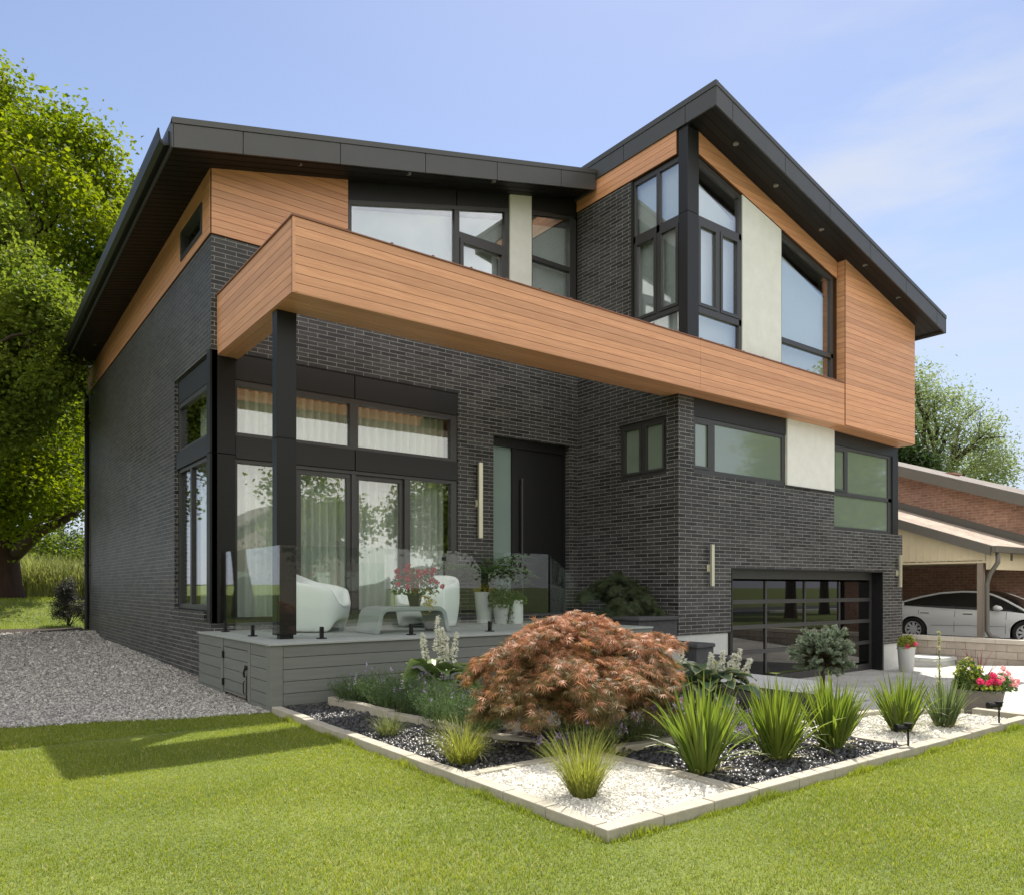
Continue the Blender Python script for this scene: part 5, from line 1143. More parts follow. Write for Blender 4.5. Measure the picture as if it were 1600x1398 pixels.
# ---- blue spruce on a stem
M['spruce'] = leaf_mat('blue_spruce_needle', (0.120, 0.160, 0.095), (0.300, 0.360, 0.270), 0.15, 0.55, nscale=2.2)
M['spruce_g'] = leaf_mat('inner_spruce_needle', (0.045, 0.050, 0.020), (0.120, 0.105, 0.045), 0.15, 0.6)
def spruce(p, label):
    rng = np.random.default_rng(6); t = thing('spruce_standard', p, label, 'spruce tree'); b = Vector(p); m = MB(); ht = .52
    m.tube([b - Vector((0, 0, .1)), b + Vector((.005, 0, .3)), b + Vector((0, 0, ht)), b + Vector((0, 0, ht + .45))], [.024, .021, .021, .010], 10); m.build('trunk', M['bark'], t, smooth=True)
    tips = []; n = 78; m = MB()
    for i in range(n):
        a = i * 2.399 + rng.normal(0, .2); f = (i + .5) / n; el = -.22 + 1.25 * f + rng.normal(0, .14); R = .35 * rng.uniform(.66, 1.15) * (1 - .15 * f); st = b + Vector((0, 0, ht + .04 + .17 * f))
        d = Vector((math.cos(a) * math.cos(el), math.sin(a) * math.cos(el), math.sin(el))); tips.append((st, d, R)); m.tube([st, st + d * R * .6, st + d * R + Vector((0, 0, .03))], [.008, .006, .003], 5)
    m.build('branch', M['bark'], t, smooth=True)
    Bs, As = [], []; inn = []
    for st, d, R in tips:
        subs = [(st + d * R * .25, d, R * .75)] + [(st + d * R * rng.uniform(.3, .75), (d + Vector(rng.normal(0, .5, 3))).normalized(), R * rng.uniform(.25, .42)) for _ in range(5)]
        for s0, dd, l_ in subs:
            k = int(560 * l_ / .3); f = rng.uniform(0, 1, k); P = np.array(s0) + np.outer(f * l_, np.array(dd)); o = unit(rng.standard_normal((k, 3))); o = unit(o - np.outer(o @ np.array(dd), np.array(dd))); nd = unit(o + np.array(dd) * .9)
            Bs.append(P); As.append(nd)
    P = np.concatenate(Bs); d = np.concatenate(As); n = len(P); L = rng.uniform(.020, .032, n)[:, None]; s_ = unit(np.cross(d, rng.standard_normal((n, 3)))) * .0022
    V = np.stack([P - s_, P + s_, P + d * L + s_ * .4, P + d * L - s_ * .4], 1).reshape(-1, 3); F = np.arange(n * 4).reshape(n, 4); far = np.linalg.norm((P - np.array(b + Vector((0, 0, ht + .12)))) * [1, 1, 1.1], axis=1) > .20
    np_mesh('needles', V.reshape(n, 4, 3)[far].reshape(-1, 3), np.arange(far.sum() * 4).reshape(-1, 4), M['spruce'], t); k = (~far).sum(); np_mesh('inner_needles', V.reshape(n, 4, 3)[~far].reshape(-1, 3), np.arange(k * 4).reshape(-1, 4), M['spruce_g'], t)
sb = at_depth(1286, 1100, 8.1); sb.z = 0.03; spruce(sb, 'small round blue spruce grafted on a thin bare trunk before the garage door')

# ---------------------------------------------------------------- terrace furniture and pots
M['plastic'] = mat('white_moulded_plastic', (0.74, 0.77, 0.75), 0.38, 0.02, 2.0)
M['tablegrey'] = mat('grey_moulded_table', (0.26, 0.28, 0.28), 0.45, 0.05, 3.0)
M['pot_white'] = mat('matte_white_pot', (0.62, 0.65, 0.63), 0.55, 0.04, 4.0, coord='Object'); M['pot_grey'] = mat('pale_grey_pot', (0.42, 0.43, 0.42), 0.6, 0.05, 4.0, coord='Object')
M['pot_dark'] = mat('brown_grey_planter', (0.135, 0.118, 0.100), 0.75, 0.25, 5.0, 0.2, 40, coord='Object'); M['potblack'] = mat('dark_glazed_pot', (0.02, 0.016, 0.02), 0.25, 0.1)
def armchair(loc, rz, label):
    """one-piece moulded tub chair: bulging shell, low seat, arms falling to a concave front"""
    t = thing('armchair', (0, 0, 0), label, 'armchair', 'white tub chairs on the terrace'); V = []; F = []; W, D = .48, .43; nA = 40
    def ring_(fr, zf):
        r = []
        for i in range(nA):
            a = 2 * math.pi * i / nA; c, s_ = math.cos(a), math.sin(a); e = 2.0 / 3.2
            r.append((math.copysign(abs(c) ** e, c) * D * fr, math.copysign(abs(s_) ** e, s_) * W * fr, zf(a)))
        return r
    def front(a): return max(0.0, math.cos(a)) ** 1.2          # 1 at the front (+x)
    def toph(a): return .84 - .26 * (.5 + .5 * math.cos(a)) ** .8 - (.20 * max(0, math.cos(a) - .72) / .28)
    def bot(a): return 0.0 + .17 * max(0, (math.cos(a) - .70) / .30) ** .6 
    rings = [ring_(.80, lambda a: bot(a) + .0), ring_(.90, lambda a: bot(a) + .02), ring_(.97, lambda a: .26), ring_(1.0, lambda a: .42), ring_(1.0, lambda a: toph(a) - .06), ring_(.965, toph), ring_(.90, lambda a: toph(a) + .005), ring_(.80, lambda a: toph(a) - .03), ring_(.74, lambda a: max(.40, toph(a) - .16)), ring_(.69, lambda a: .39), ring_(.45, lambda a: .37), ring_(.02, lambda a: .365)]
    for r in rings: V += r
    for k in range(len(rings) - 1):
        for i in range(nA): F.append((k * nA + i, k * nA + (i + 1) % nA, (k + 1) * nA + (i + 1) % nA, (k + 1) * nA + i))
    n0 = len(V); V.append((0, 0, .10))
    for i in range(nA): F.append(((i + 1) % nA, i, n0))
    m = MB(); m.add(V, F); o = m.build('shell', M['plastic'], t, smooth=True); sd = o.modifiers.new('smooth', 'SUBSURF'); sd.levels = 1; sd.render_levels = 2
    t.location = loc; t.rotation_euler = (0, 0, rz); return t
p = at_depth(497, 983, 11.05); armchair((p.x, p.y, DZ), math.radians(-42), 'white moulded armchair behind the black post, left of the low table')
p = at_depth(668, 983, 12.2); armchair((p.x, p.y, DZ), math.radians(205), 'white moulded armchair right of the low table, partly behind the flowers')
tb = thing('low_table', (5.3, 9.62, DZ), 'low grey table bent from one slab with rounded corners', 'table')
def bent(h, L, th, r):
    pts = []; out = []
    x = L / 2
    path = [(-x - .05, 0)] + [(-x + r - r * math.cos(t_), h - r + r * math.sin(t_)) for t_ in np.linspace(0, math.pi / 2, 7)] + [(x - r + r * math.sin(t_), h - r + r * math.cos(t_)) for t_ in np.linspace(0, math.pi / 2, 7)] + [(x + .05, 0)]
    inn_ = [(-x - .05 + th, 0)] + [(-x + r - (r - th) * math.cos(t_), h - r + (r - th) * math.sin(t_)) for t_ in np.linspace(0, math.pi / 2, 7)] + [(x - r + (r - th) * math.sin(t_), h - r + (r - th) * math.cos(t_)) for t_ in np.linspace(0, math.pi / 2, 7)] + [(x + .05 - th, 0)]
    return path, inn_
pa, pi_ = bent(.37, 1.10, .065, .16); m = MB(); c0 = Vector((5.3, 9.30, DZ)); n = len(pa)
vs = [];
for y in (0, .64): vs += [c0 + Vector((x, y, z)) for x, z in pa] + [c0 + Vector((x, y, z)) for x, z in pi_]
fs = []
for i in range(n - 1):
    fs += [(i, i + 1, 2 * n + i + 1, 2 * n + i), (n + i + 1, n + i, 3 * n + i, 3 * n + i + 1), (i + 1, i, n + i, n + i + 1), (2 * n + i, 2 * n + i + 1, 3 * n + i + 1, 3 * n + i)]
fs += [(0, 2 * n, 3 * n, n), (n - 1, 2 * n - 1, 4 * n - 1, 3 * n - 1)]
m.add(vs, fs); m.build('table_slab', M['tablegrey'], tb, bevel=.012)
M['redfl'] = leaf_mat('red_petal', (0.35, 0.012, 0.015), (0.52, 0.04, 0.03), 0.3, 0.5); M['yelfl'] = leaf_mat('yellow_leaf', (0.38, 0.30, 0.03), (0.55, 0.45, 0.08), 0.3, 0.5); M['pinkfl'] = leaf_mat('pink_petal', (0.62, 0.035, 0.14), (0.75, 0.12, 0.26), 0.35, 0.5); M['palepink'] = leaf_mat('pale_pink_petal', (0.70, 0.30, 0.32), (0.80, 0.48, 0.48), 0.35, 0.5)
M['potleaf'] = leaf_mat('pot_plant_leaf', (0.055, 0.105, 0.030), (0.14, 0.20, 0.05), 0.4, 0.4); M['lime_leaf'] = leaf_mat('lime_leaf', (0.20, 0.25, 0.04), (0.36, 0.38, 0.07), 0.45, 0.45)
def flowers(parent, P, r, per, size, lm, rng, nm='flower'):
    
    for p in np.asarray(P):
        d = unit(rng.standard_normal((per, 3))); leaf_cloud(nm, p + d * r * rng.uniform(.5, 1, (per, 1)), d, size, .8, lm, parent, rng, .2)
def dome_pts(c, R, H, n, rng, zlo=0.0):
    a = rng.uniform(0, 6.283, n); q = np.sqrt(rng.uniform(0, 1, n)); return np.stack([c[0] + R * q * np.cos(a), c[1] + R * q * np.sin(a), c[2] + H * (zlo + (1 - zlo) * rng.uniform(0, 1, n)) * (1 - .5 * q ** 2)], 1)
rng = np.random.default_rng(31)
fp_ = Vector((5.42, 9.50, DZ + .37)); t = thing('flower_pot', fp_, 'dark tapered pot of red flowers on the grey low table', 'flower pot')
m = MB(); m.lathe([(0, 0), (.085, 0), (.135, .19), (.12, .19), (.11, .16), (0, .16)], fp_, 4); m.build('pot', M['potblack'], t, bevel=.006)
leaf_cloud('foliage', dome_pts(fp_ + Vector((0, 0, .17)), .34, .38, 520, rng), rng.standard_normal((520, 3)), .06, .5, M['potleaf'], t, rng); k = 120
blades('stem', np.repeat(np.array([fp_ + Vector((0, 0, .17))]), k, 0) + rng.normal(0, .03, (k, 3)) * [1, 1, 0], rng.uniform(0, 6.28, k), rng.uniform(.1, .5, k), rng.uniform(.4, 1.3, k), rng.uniform(.25, .55, k), np.full(k, .005), 5, M['redfl'], t)
flowers(t, dome_pts(fp_ + Vector((.02, 0, .22)), .38, .42, 24, rng, .2), .045, 28, .040, M['redfl'], rng)
lo = np.array(fp_ + RV * .20 + TV * .05 + Vector((0, 0, .06))); leaf_cloud('trailing_foliage', lo + rng.normal(0, 1, (150, 3)) * [.05, .05, .09], rng.standard_normal((150, 3)), .035, .7, M['yelfl'], t, rng)
def pot(name, p, r0, r1, h, material, label, cat='planter', group=None, seg=36):
    t = thing(name, p, label, cat, group); m = MB(); m.lathe([(0, 0), (r0 * .96, 0), (r0, .012), (r1 * .99, h - .02), (r1, h - .008), (r1 - .008, h), (r1 - .03, h), (r1 - .035, h - .05), (0, h - .05)], p, seg); m.build('pot', material, t, smooth=True); return t
pp_ = at_depth(757, 960, 13.5); pp_.z = DZ; t = pot('potted_palm', pp_, .135, .185, .56, M['pot_white'], 'tall white pot with an arching palm beside the front door', 'potted plant')
M['palm'] = leaf_mat('palm_leaflet', (0.050, 0.100, 0.030), (0.120, 0.185, 0.060), 0.35, 0.4); m = MB(); Pl, Dl, Nl = [], [], []
for i in range(20):
    a = i * 2.399; l0 = rng.uniform(.12, .75); L = rng.uniform(.9, 1.25); p = pp_ + Vector((0, 0, .5)); pts = [p]; h = Vector((math.cos(a), math.sin(a), 0))
    for j in range(9):
        an = l0 + 1.5 * (j / 8) ** 1.3; dd = h * math.sin(an) + Vector((0, 0, math.cos(an))); p = p + dd * L / 9; pts.append(p)
        if j > 2:
            for s_ in (-1, 1):
                for q in range(3): Pl.append(p - dd * L / 27 * q); Dl.append(dd * .6 + Vector((-h.y, h.x, 0)) * s_ + Vector((0, 0, -.25))); Nl.append(Vector((0, 0, 1)) - dd * .2)
    m.tube(pts, [.008 - .0006 * j for j in range(10)], 6)
m.build('frond_stem', M['palm'], t, smooth=True); Pl, Dl, Nl = (np.array(x) for x in (Pl, Dl, Nl)); Dl = unit(Dl); leaf_cloud('frond', Pl + Dl * .15, Nl, .32, .15, M['palm'], t, rng, .15, Dl)
leaf_cloud('underplanting', dome_pts(pp_ + Vector((0, 0, .52)), .2, .2, 160, rng), rng.standard_normal((160, 3)), .06, .5, M['yelfl'], t, rng)
q = at_depth(783, 960, 13.3); q.z = DZ; t = pot('planter', q, .11, .15, .34, M['pot_grey'], 'short grey pot with dark foliage, middle of the three terrace pots', 'potted plant'); leaf_cloud('foliage', dome_pts(q + Vector((0, 0, .3)), .22, .42, 420, rng), rng.standard_normal((420, 3)) + [0, 0, .6], .085, .5, M['palm'], t, rng)
q = at_depth(806, 960, 13.4); q.z = DZ; t = pot('planter', q, .13, .13, .42, M['pot_white'], 'white cylinder pot with trailing leaves nearest the door handle side', 'potted plant'); leaf_cloud('foliage', dome_pts(q + Vector((0, 0, .36)), .2, .22, 300, rng), rng.standard_normal((300, 3)) + [0, 0, .6], .06, .6, M['potleaf'], t, rng)
lo = np.array(q - RV * .12 + TV * .1 + Vector((0, 0, .2))); leaf_cloud('trailing_foliage', lo + rng.normal(0, 1, (200, 3)) * [.05, .05, .15], rng.standard_normal((200, 3)), .05, .35, M['potleaf'], t, rng)

# planters by the driveway
q = gp(1416, 1046, -.46); q = at_depth(1416, 1046, 17.3); q.z = float(drive_z(q.y)); t = pot('flower_planter', q, .15, .19, .56, M['pot_grey'], 'tall pale grey pot of red flowers at the right side of the garage', 'planter')
leaf_cloud('foliage', dome_pts(q + Vector((0, 0, .52)), .2, .34, 420, rng), rng.standard_normal((420, 3)) + [0, 0, .5], .075, .5, M['lime_leaf'], t, rng); flowers(t, [q + Vector((-.15, -.1, .58)), q + Vector((.10, -.16, .62)), q + Vector((.16, -.04, .56)), q + Vector((-.02, -.18, .64))], .06, 24, .05, M['pinkfl'], rng)
q = at_depth(1529, 1118, 9.15); q.z = float(drive_z(q.y)); t = pot('flower_planter', q, .205, .275, .37, M['pot_dark'], 'wide brown planter of pink flowers at the right end of the bed', 'planter')
c = q + Vector((0, 0, .35)); leaf_cloud('foliage', np.concatenate([dome_pts(c, .28, .20, 900, rng), dome_pts(c - RV * .14, .14, .40, 420, rng), dome_pts(c + RV * .22, .2, .22, 420, rng)]), rng.standard_normal((1740, 3)) + [0, 0, .5], .055, .55, M['potleaf'], t, rng)
leaf_cloud('lime_foliage', np.concatenate([dome_pts(c - RV * .12, .16, .42, 300, rng), dome_pts(c + TV * .12 + Vector((0, 0, .05)), .2, .06, 200, rng)]), rng.standard_normal((500, 3)) + [0, 0, .5], .05, .6, M['lime_leaf'], t, rng)
flowers(t, [c + RV * x + TV * y + Vector((0, 0, z)) for x, y, z in ((-.12, .22, .13), (.02, .24, .14), (.09, .22, .12), (.05, .2, .2), (-.03, .24, .10))], .045, 34, .04, M['pinkfl'], rng)
for x, y, z in ((.16, .2, .16), (.25, .15, .22), (.33, .1, .14), (.36, .12, .08), (.30, .15, .10), (.42, .08, .12), (.22, .12, .28), (.28, .0, .2)):
    flowers(t, [c + RV * x + TV * y + Vector((0, 0, z))], .04, 20, .036, M['palepink'], rng, 'pale_flower')
M['cordy'] = leaf_mat('burgundy_blade', (0.09, 0.022, 0.022), (0.24, 0.085, 0.07), 0.3, 0.4); k = 14; B = np.repeat(np.array([c]), k, 0) + rng.normal(0, .012, (k, 3))
blades('spike_blade', B, rng.uniform(0, 6.28, k), rng.uniform(.1, .6, k), rng.uniform(.3, 1.0, k), rng.uniform(.42, .62, k), np.full(k, .026), 6, M['cordy'], t, fold=.25)

# garden spotlights
def spot(p, ang, label):
    t = thing('garden_spotlight', p, label, 'spotlight', 'black garden spotlights'); m = MB(); b = Vector(p); m.tube([b - Vector((0, 0, .05)), b + Vector((0, 0, .17))], .009, 8); m.build('stake', M['post'], t)
    m = MB(); m.tube([b + Vector((0, 0, .155)), b + Vector((0, 0, .195))], [.030, .034], 14); m.tube([b + Vector((0, 0, .195)), b + Vector((0, 0, .205))], .040, 14); m.build('knuckle', M['post'], t)
    m = MB(); d = (RV * math.cos(ang) + TV * math.sin(ang)).normalized(); h = b + Vector((0, 0, .165)); m.tube([h + d * .02, h + d * .08, h + d * .085, h + d * .12], [.022, .024, .032, .034], 14); m.build('lamp_head', M['post'], t)
spot(gp(1419, 1166, .06), math.radians(170), 'black garden spotlight in front of the white gravel yucca'); spot(gp(1561, 1127, .08), math.radians(175), 'black garden spotlight beside the wide brown planter')
# ---------------------------------------------------------------- neighbour's house with carport, white car
M['redbrick'] = brick_mat('red_brick', (0.33, 0.170, 0.115), (0.43, 0.240, 0.165), (0.44, 0.37, 0.31), 0.235, 0.085, 0.012, 0.85, 0.5, 0.5)
M['cream'] = mat('cream_siding', (0.76, 0.65, 0.45), 0.7, 0.05, 3.0); M['taupe'] = mat('taupe_trim', (0.135, 0.125, 0.105), 0.55, 0.06, 3.0); M['postbeige'] = mat('beige_painted_post', (0.30, 0.25, 0.20), 0.6, 0.06, 3.0)
M['shingle'] = brick_mat('roof_shingles', (0.33, 0.27, 0.22), (0.42, 0.35, 0.29), (0.20, 0.17, 0.14), 0.30, 0.14, 0.012, 0.95, 0.37, 0.6); M['shingle2'] = brick_mat('grey_roof_shingles', (0.20, 0.18, 0.165), (0.26, 0.235, 0.21), (0.12, 0.11, 0.10), 0.30, 0.14, 0.012, 0.95, 0.37, 0.6)
NX = 25.2; CX = 21.35
nh = thing('neighbour_house', (NX, 10, -0.1), 'red brick house with shingled roofs and an open cream carport', 'house')
e = on_x(1548, 851, CX); r0 = on_x(1406, 811, CX); YE, ZE = e.y, e.z; k = (r0.z - e.z) / (r0.y - e.y); YB = 20.0
def cz(y): return ZE + k * (y - YE)
r1 = on_x(1406, 733, NX); r2 = on_x(1600, 778, NX); km = (r1.z - r2.z) / (r1.y - r2.y)
def mz(y): return r2.z + km * (y - r2.y)
YR = 19.5
m = MB(); slab(m, 'X', NX, [(4.0, -.3), (YB, -.3), (YB, mz(YB) - .1), (YR, mz(YR) - .1), (4.0, mz(4.0) - .1)], -0.25, 0.0); m.box(NX, 38, 4.0, 4.25, -.3, mz(4.) - .1); m.box(NX, 38, 20, 20.2, -.3, mz(YB) - .1); m.build('brick_wall', M['redbrick'], nh)
m = MB(); m.prism([(NX - .45, 2.9, mz(2.9)), (NX - .45, YR + .8, mz(YR + .8)), (NX - .45, YR + .8, mz(YR + .8) + .12), (NX - .45, 2.9, mz(2.9) + .12)], (14, 0, 0)); m.prism([(NX - .45, YR + .8, mz(YR + .8)), (NX - .45, 36, mz(YR + .8) - (36 - YR - .8) * km), (NX - .45, 36, mz(YR + .8) - (36 - YR - .8) * km + .12), (NX - .45, YR + .8, mz(YR + .8) + .12)], (14, 0, 0)); rf = m.build('roof', M['shingle2'], nh)
m = MB(); m.prism([(NX - .49, 2.85, mz(2.85) - .22), (NX - .49, YR + .8, mz(YR + .8) - .22), (NX - .49, YR + .8, mz(YR + .8) + .10), (NX - .49, 2.85, mz(2.85) + .10)], (.05, 0, 0)); m.build('rake_board', M['taupe'], rf)
vp = on_y(1482, 742, 15); vp = at_depth(1482, 745, 31.5); m = MB(); m.box(vp.x - .3, vp.x + .3, vp.y - .3, vp.y + .3, vp.z - .8, vp.z + .05); m.box(vp.x - .36, vp.x + .36, vp.y - .36, vp.y + .36, vp.z + .05, vp.z + .14); m.build('chimney', M['redbrick'], rf)
m = MB(); m.prism([(CX - .25, YE - .1, cz(YE - .1) - .06), (CX - .25, 17, cz(17) - .06), (CX - .25, 17, cz(17) + .02), (CX - .25, YE - .1, cz(YE - .1) + .02)], (NX - CX + .2, 0, 0)); cr = m.build('carport_roof', M['shingle'], nh)
m = MB(); m.prism([(CX - .28, YE - .1, cz(YE - .1) - .24), (CX - .28, 17, cz(17) - .24), (CX - .28, 17, cz(17) + .01), (CX - .28, YE - .1, cz(YE - .1) + .01)], (.05, 0, 0)); m.build('rake_board', M['taupe'], cr)
m = MB(); m.prism([(NX - .02, YE, cz(YE) + .03), (NX - .02, 17, cz(17) + .03), (NX - .02, 17, cz(17) + .24), (NX - .02, YE, cz(YE) + .24)], (-.06, 0, 0)); m.build('flashing', M['taupe'], cr)
m = MB(); m.box(CX - .3, 34, YE - .26, YE - .12, cz(YE) - .20, cz(YE) - .03); m.build('gutter', M['taupe'], cr, bevel=.015)
zb = on_x(1525, 876, CX).z
m = MB(); yb = YE + .12
while yb < 16.5:
    y2 = yb + .19; slab(m, 'X', CX, [(yb, zb), (y2 - .008, zb), (y2 - .008, cz(y2) - .08), (yb, cz(yb) - .08)], -.02, 0.0); slab(m, 'X', CX, [(y2 - .012, zb), (y2 + .004, zb), (y2 + .004, cz(y2) - .1), (y2 - .012, cz(y2) - .1)], -.02, .012); yb = y2
m.build('gable_siding', M['cream'], nh); m = MB(); m.box(CX - .015, CX + .06, YE + .06, 16.5, zb - .05, zb); m.box(CX - .02, 34, YE + .02, YE + .10, cz(YE) - .62, cz(YE) - .16); m.box(CX, NX - .1, YE + .2, 16.5, zb - .02, zb + .02); m.build('carport_beam', M['cream'], nh)
p = on_y(1580, 870, YE + .02); m = MB(); m.box(p.x - .06, p.x + .06, YE + .005, YE + .02, p.z - .09, p.z + .09); m.build('wall_plate', M['taupe'], nh)
pl_ = on_x(1531.5, 900, CX); m = MB(); m.box(CX - .02, CX + .12, pl_.y - .07, pl_.y + .07, -.2, zb - .05); m.build('carport_post', M['postbeige'], nh, bevel=.005)
m = MB(); d0 = Vector((CX - .1, YE - .2, cz(YE) - .2)); yp = pl_.y - .18
m.tube([d0, d0 - Vector((0, 0, .25)), Vector((CX - .06, (d0.y + yp) / 2 + .05, d0.z - .52)), Vector((CX - .05, yp, d0.z - .78)), Vector((CX - .05, yp, .32)), Vector((CX - .08, yp - .1, .18)), Vector((CX - .08, yp - .28, .13))], .055, 10); m.build('downpipe', M['taupe'], nh, smooth=True)
m = MB(); m.box(20.32, NX, 2, 20, -.3, -.115); tag(m.build('carport_floor', M['asphalt']), kind='structure')

M['carpaint'] = mat('white_car_paint', (0.72, 0.73, 0.72), 0.22, 0.0, 1.0, coat=0.8); M['carglass'] = mat('dark_car_glass', (0.012, 0.014, 0.016), 0.04, 0.0, 1.0, spec=.7); M['tyre'] = mat('tyre_rubber', (0.014, 0.014, 0.014), 0.8, 0.1, 20.0, coord='Object'); M['rim'] = mat('silver_rim', (0.72, 0.72, 0.73), 0.35, 0.03, 3.0, metal=.3); M['trim'] = mat('black_car_trim', (0.012, 0.012, 0.012), 0.4, 0.05)
def car(loc, label):
    """white saloon; x runs to the nose, built at the origin then turned"""
    t = thing('parked_car', (0, 0, 0), label, 'car'); WB = 2.875; xf, xr = 1.44, -1.435; wr = .335
    def ip(x, pts):
        xs, zs = zip(*pts); return float(np.interp(x, xs, zs))
    hood = [(-2.33, .62), (-2.30, .88), (-2.15, .98), (-1.9, 1.02), (-1.2, .985), (-.3, .945), (.6, .915), (1.0, .905), (1.35, .86), (1.8, .77), (2.1, .68), (2.28, .58), (2.34, .45)]
    roofp = [(-2.05, 1.02), (-1.75, 1.14), (-1.3, 1.285), (-.8, 1.395), (-.3, 1.44), (.15, 1.435), (.5, 1.37), (.85, 1.22), (1.25, 1.0), (1.42, .90)]
    def half(x): return .925 * (1 - .10 * max(0, (abs(x) - 1.5) / .85) ** 2.0) * (1 - .30 * max(0, (abs(x) - 2.05) / .3) ** 2)
    def zb(x):
        z = .20
        for xc in (xf, xr):
            if abs(x - xc) < .385: z = max(z, .33 + math.sqrt(.385 ** 2 - (x - xc) ** 2))
        if abs(x) > 2.1: z = max(z, .20 + (abs(x) - 2.1) * .3)
        return z
    xs = np.unique(np.concatenate([np.linspace(-2.33, 2.34, 90), *(xc + .385 * np.cos(np.linspace(0, math.pi, 25)) for xc in (xf, xr))])); rows = 10; V = []; F = []; nX = len(xs)
    for sg in (-1, 1):
        b0 = len(V)
        for x in xs:
            z0, z1 = zb(x), ip(x, hood)
            for j in range(rows):
                f = j / (rows - 1); z = z0 + (z1 - z0) * f; zz = (z - .2) / (ip(x, hood) - .2 + 1e-6); bul = 1 - .035 * (1 - zz) ** 2 - .09 * max(0, zz - .62) ** 1.4 / .25 - .012 * math.exp(-((zz - .33) / .1) ** 2)
                V.append((x, sg * half(x) * bul, z))
        for i in range(nX - 1):
            for j in range(rows - 1): F.append((b0 + i * rows + j, b0 + (i + 1) * rows + j, b0 + (i + 1) * rows + j + 1, b0 + i * rows + j + 1))
    top = rows - 1; b1 = nX * rows
    for i in range(nX - 1): F.append((i * rows + top, (i + 1) * rows + top, b1 + (i + 1) * rows + top, b1 + i * rows + top))
    for i in (0, nX - 1): F.append(tuple(i * rows + j for j in range(rows)) + tuple(b1 + i * rows + j for j in range(rows - 1, -1, -1)))
    m = MB(); m.add(V, F); m.build('body', M['carpaint'], t, smooth=True)
    # greenhouse: dark glass shell under white roof rails and roof
    gx_ = np.linspace(-2.05, 1.42, 60); V = []; F = []; R = 7
    def cab(x, f, s=1.0):
        z0 = ip(x, hood) - .01; z1 = max(ip(x, roofp), z0 + .004); y0 = half(x) * .885; y1 = y0 - .27 * (z1 - z0) / .5; return (x, (y0 + (y1 - y0) * f ** 1.3) * s, z0 + (z1 - z0) * f)
    def shell(x0, x1, f0, f1, off, n=48, sides=(-1, 1)):
        m = MB()
        for sg in sides:
            V = []; F = []
            for x in np.linspace(x0, x1, n):
                for j in range(6):
                    p = cab(x, f0 + (f1 - f0) * j / 5, 1); V.append((p[0], sg * (p[1] + off), p[2]))
            for i in range(n - 1):
                for j in range(5): F.append((i * 6 + j, (i + 1) * 6 + j, (i + 1) * 6 + j + 1, i * 6 + j + 1))
            m.add(V, F)
        return m
    shell(-2.05, 1.42, 0, 1, 0).build('side_window', M['carglass'], t, smooth=True)
    m = MB()    # roof, windscreen, rear glass: strips between the two sides
    def strip(x0, x1, dz, n=24, k=9):
        V = []; F = []
        for x in np.linspace(x0, x1, n):
            p = cab(x, 1); 
            for j in range(k + 1):
                y = -p[1] + 2 * p[1] * j / k; V.append((x, y, p[2] + dz + .05 * (1 - (y / max(p[1], .01)) ** 2) * min(1, (1.45 - x) / .4, (x + 2.08) / .4)))
        for i in range(n - 1):
            for j in range(k): F.append((i * (k + 1) + j, (i + 1) * (k + 1) + j, (i + 1) * (k + 1) + j + 1, i * (k + 1) + j + 1))
        q = MB(); q.add(V, F); return q
    strip(.32, 1.42, 0).build('windscreen', M['carglass'], t, smooth=True); strip(-1.5, .32, .002).build('glass_roof', M['carglass'], t, smooth=True); strip(-2.06, -1.5, .0).build('rear_window', M['carglass'], t, smooth=True)
    m = MB()
    for sg in (-1, 1):
        m.tube([(x, sg * (cab(x, .97)[1] + .004), cab(x, .97)[2]) for x in np.linspace(-2.06, 1.43, 40)], .030, 8)
        pts = []
        for x, f in ((-2.1, 0), (-2.0, .1), (-1.75, .3)): pts.append((x, sg * (cab(max(x, -2.04), f)[1] + .006), cab(max(x, -2.04), f)[2]))
        m.tube(pts, .05, 8)
    m.build('roof_rail', M['carpaint'], t, smooth=True)
    m = MB()
    for sg in (-1, 1):
        V = [cab(x, f) for x, f in ((-.36, .02), (-.26, .02), (-.30, .95), (-.38, .95))]; m.quad(*[(p[0], sg * (p[1] + .006), p[2]) for p in V])
        m.tube([(x, sg * (cab(x, .0)[1] + .012), cab(x, .0)[2] + .012) for x in np.linspace(-1.75, 1.15, 30)], .010, 6)
    m.build('window_trim', M['trim'], t)
    for sg in (-1, 1):
        m = MB(); m.tube([(.80, sg * .86, .94), (.78, sg * .93, .96)], .025, 8); m.tube([(.70, sg * .98, .99), (.76, sg * .985, 1.0), (.86, sg * .98, .985), (.91, sg * .97, .97)], [.055, .078, .065, .02], 12); m.build('mirror', M['carpaint'], t, smooth=True)
        m = MB()
        for x in (-1.12, .02): m.box(x - .12, x + .12, sg * half(x) * .966 - .012, sg * half(x) * .966 + .012, .80, .825)
        m.build('door_handle', M['trim'], t, bevel=.006)
        m = MB(); m.add([(1.0, sg * .905, .69), (1.16, sg * .903, .715), (1.18, sg * .903, .69), (1.12, sg * .908, .66)], [(0, 1, 2, 3)]); m.build('side_marker', M['trim'], t)
        m = MB()
        for x in (-.32, .96, -1.30): m.tube([(x + .02, sg * half(x) * .972, .90), (x, sg * half(x) * .989, .6), (x - .01, sg * half(x) * .975, .3)], .0045, 5)
        m.tube([(x, sg * half(x) * .985, .50 - .03 * (x < 0)) for x in (-.95, 0, .95)], .004, 5); m.build('door_seam', M['trim'], t)
        m = MB(); m.tube([(2.0, sg * .80, .66), (2.16, sg * .70, .62), (2.25, sg * .58, .58)], [.05, .05, .03], 8); m.build('headlight', M['carglass'], t, smooth=True)
    m = MB(); m.box(-2.1, 2.1, -.80, .80, .17, .23); m.box(-1.0, 1.0, -.89, .89, .17, .215); m.build('sill', M['trim'], t)
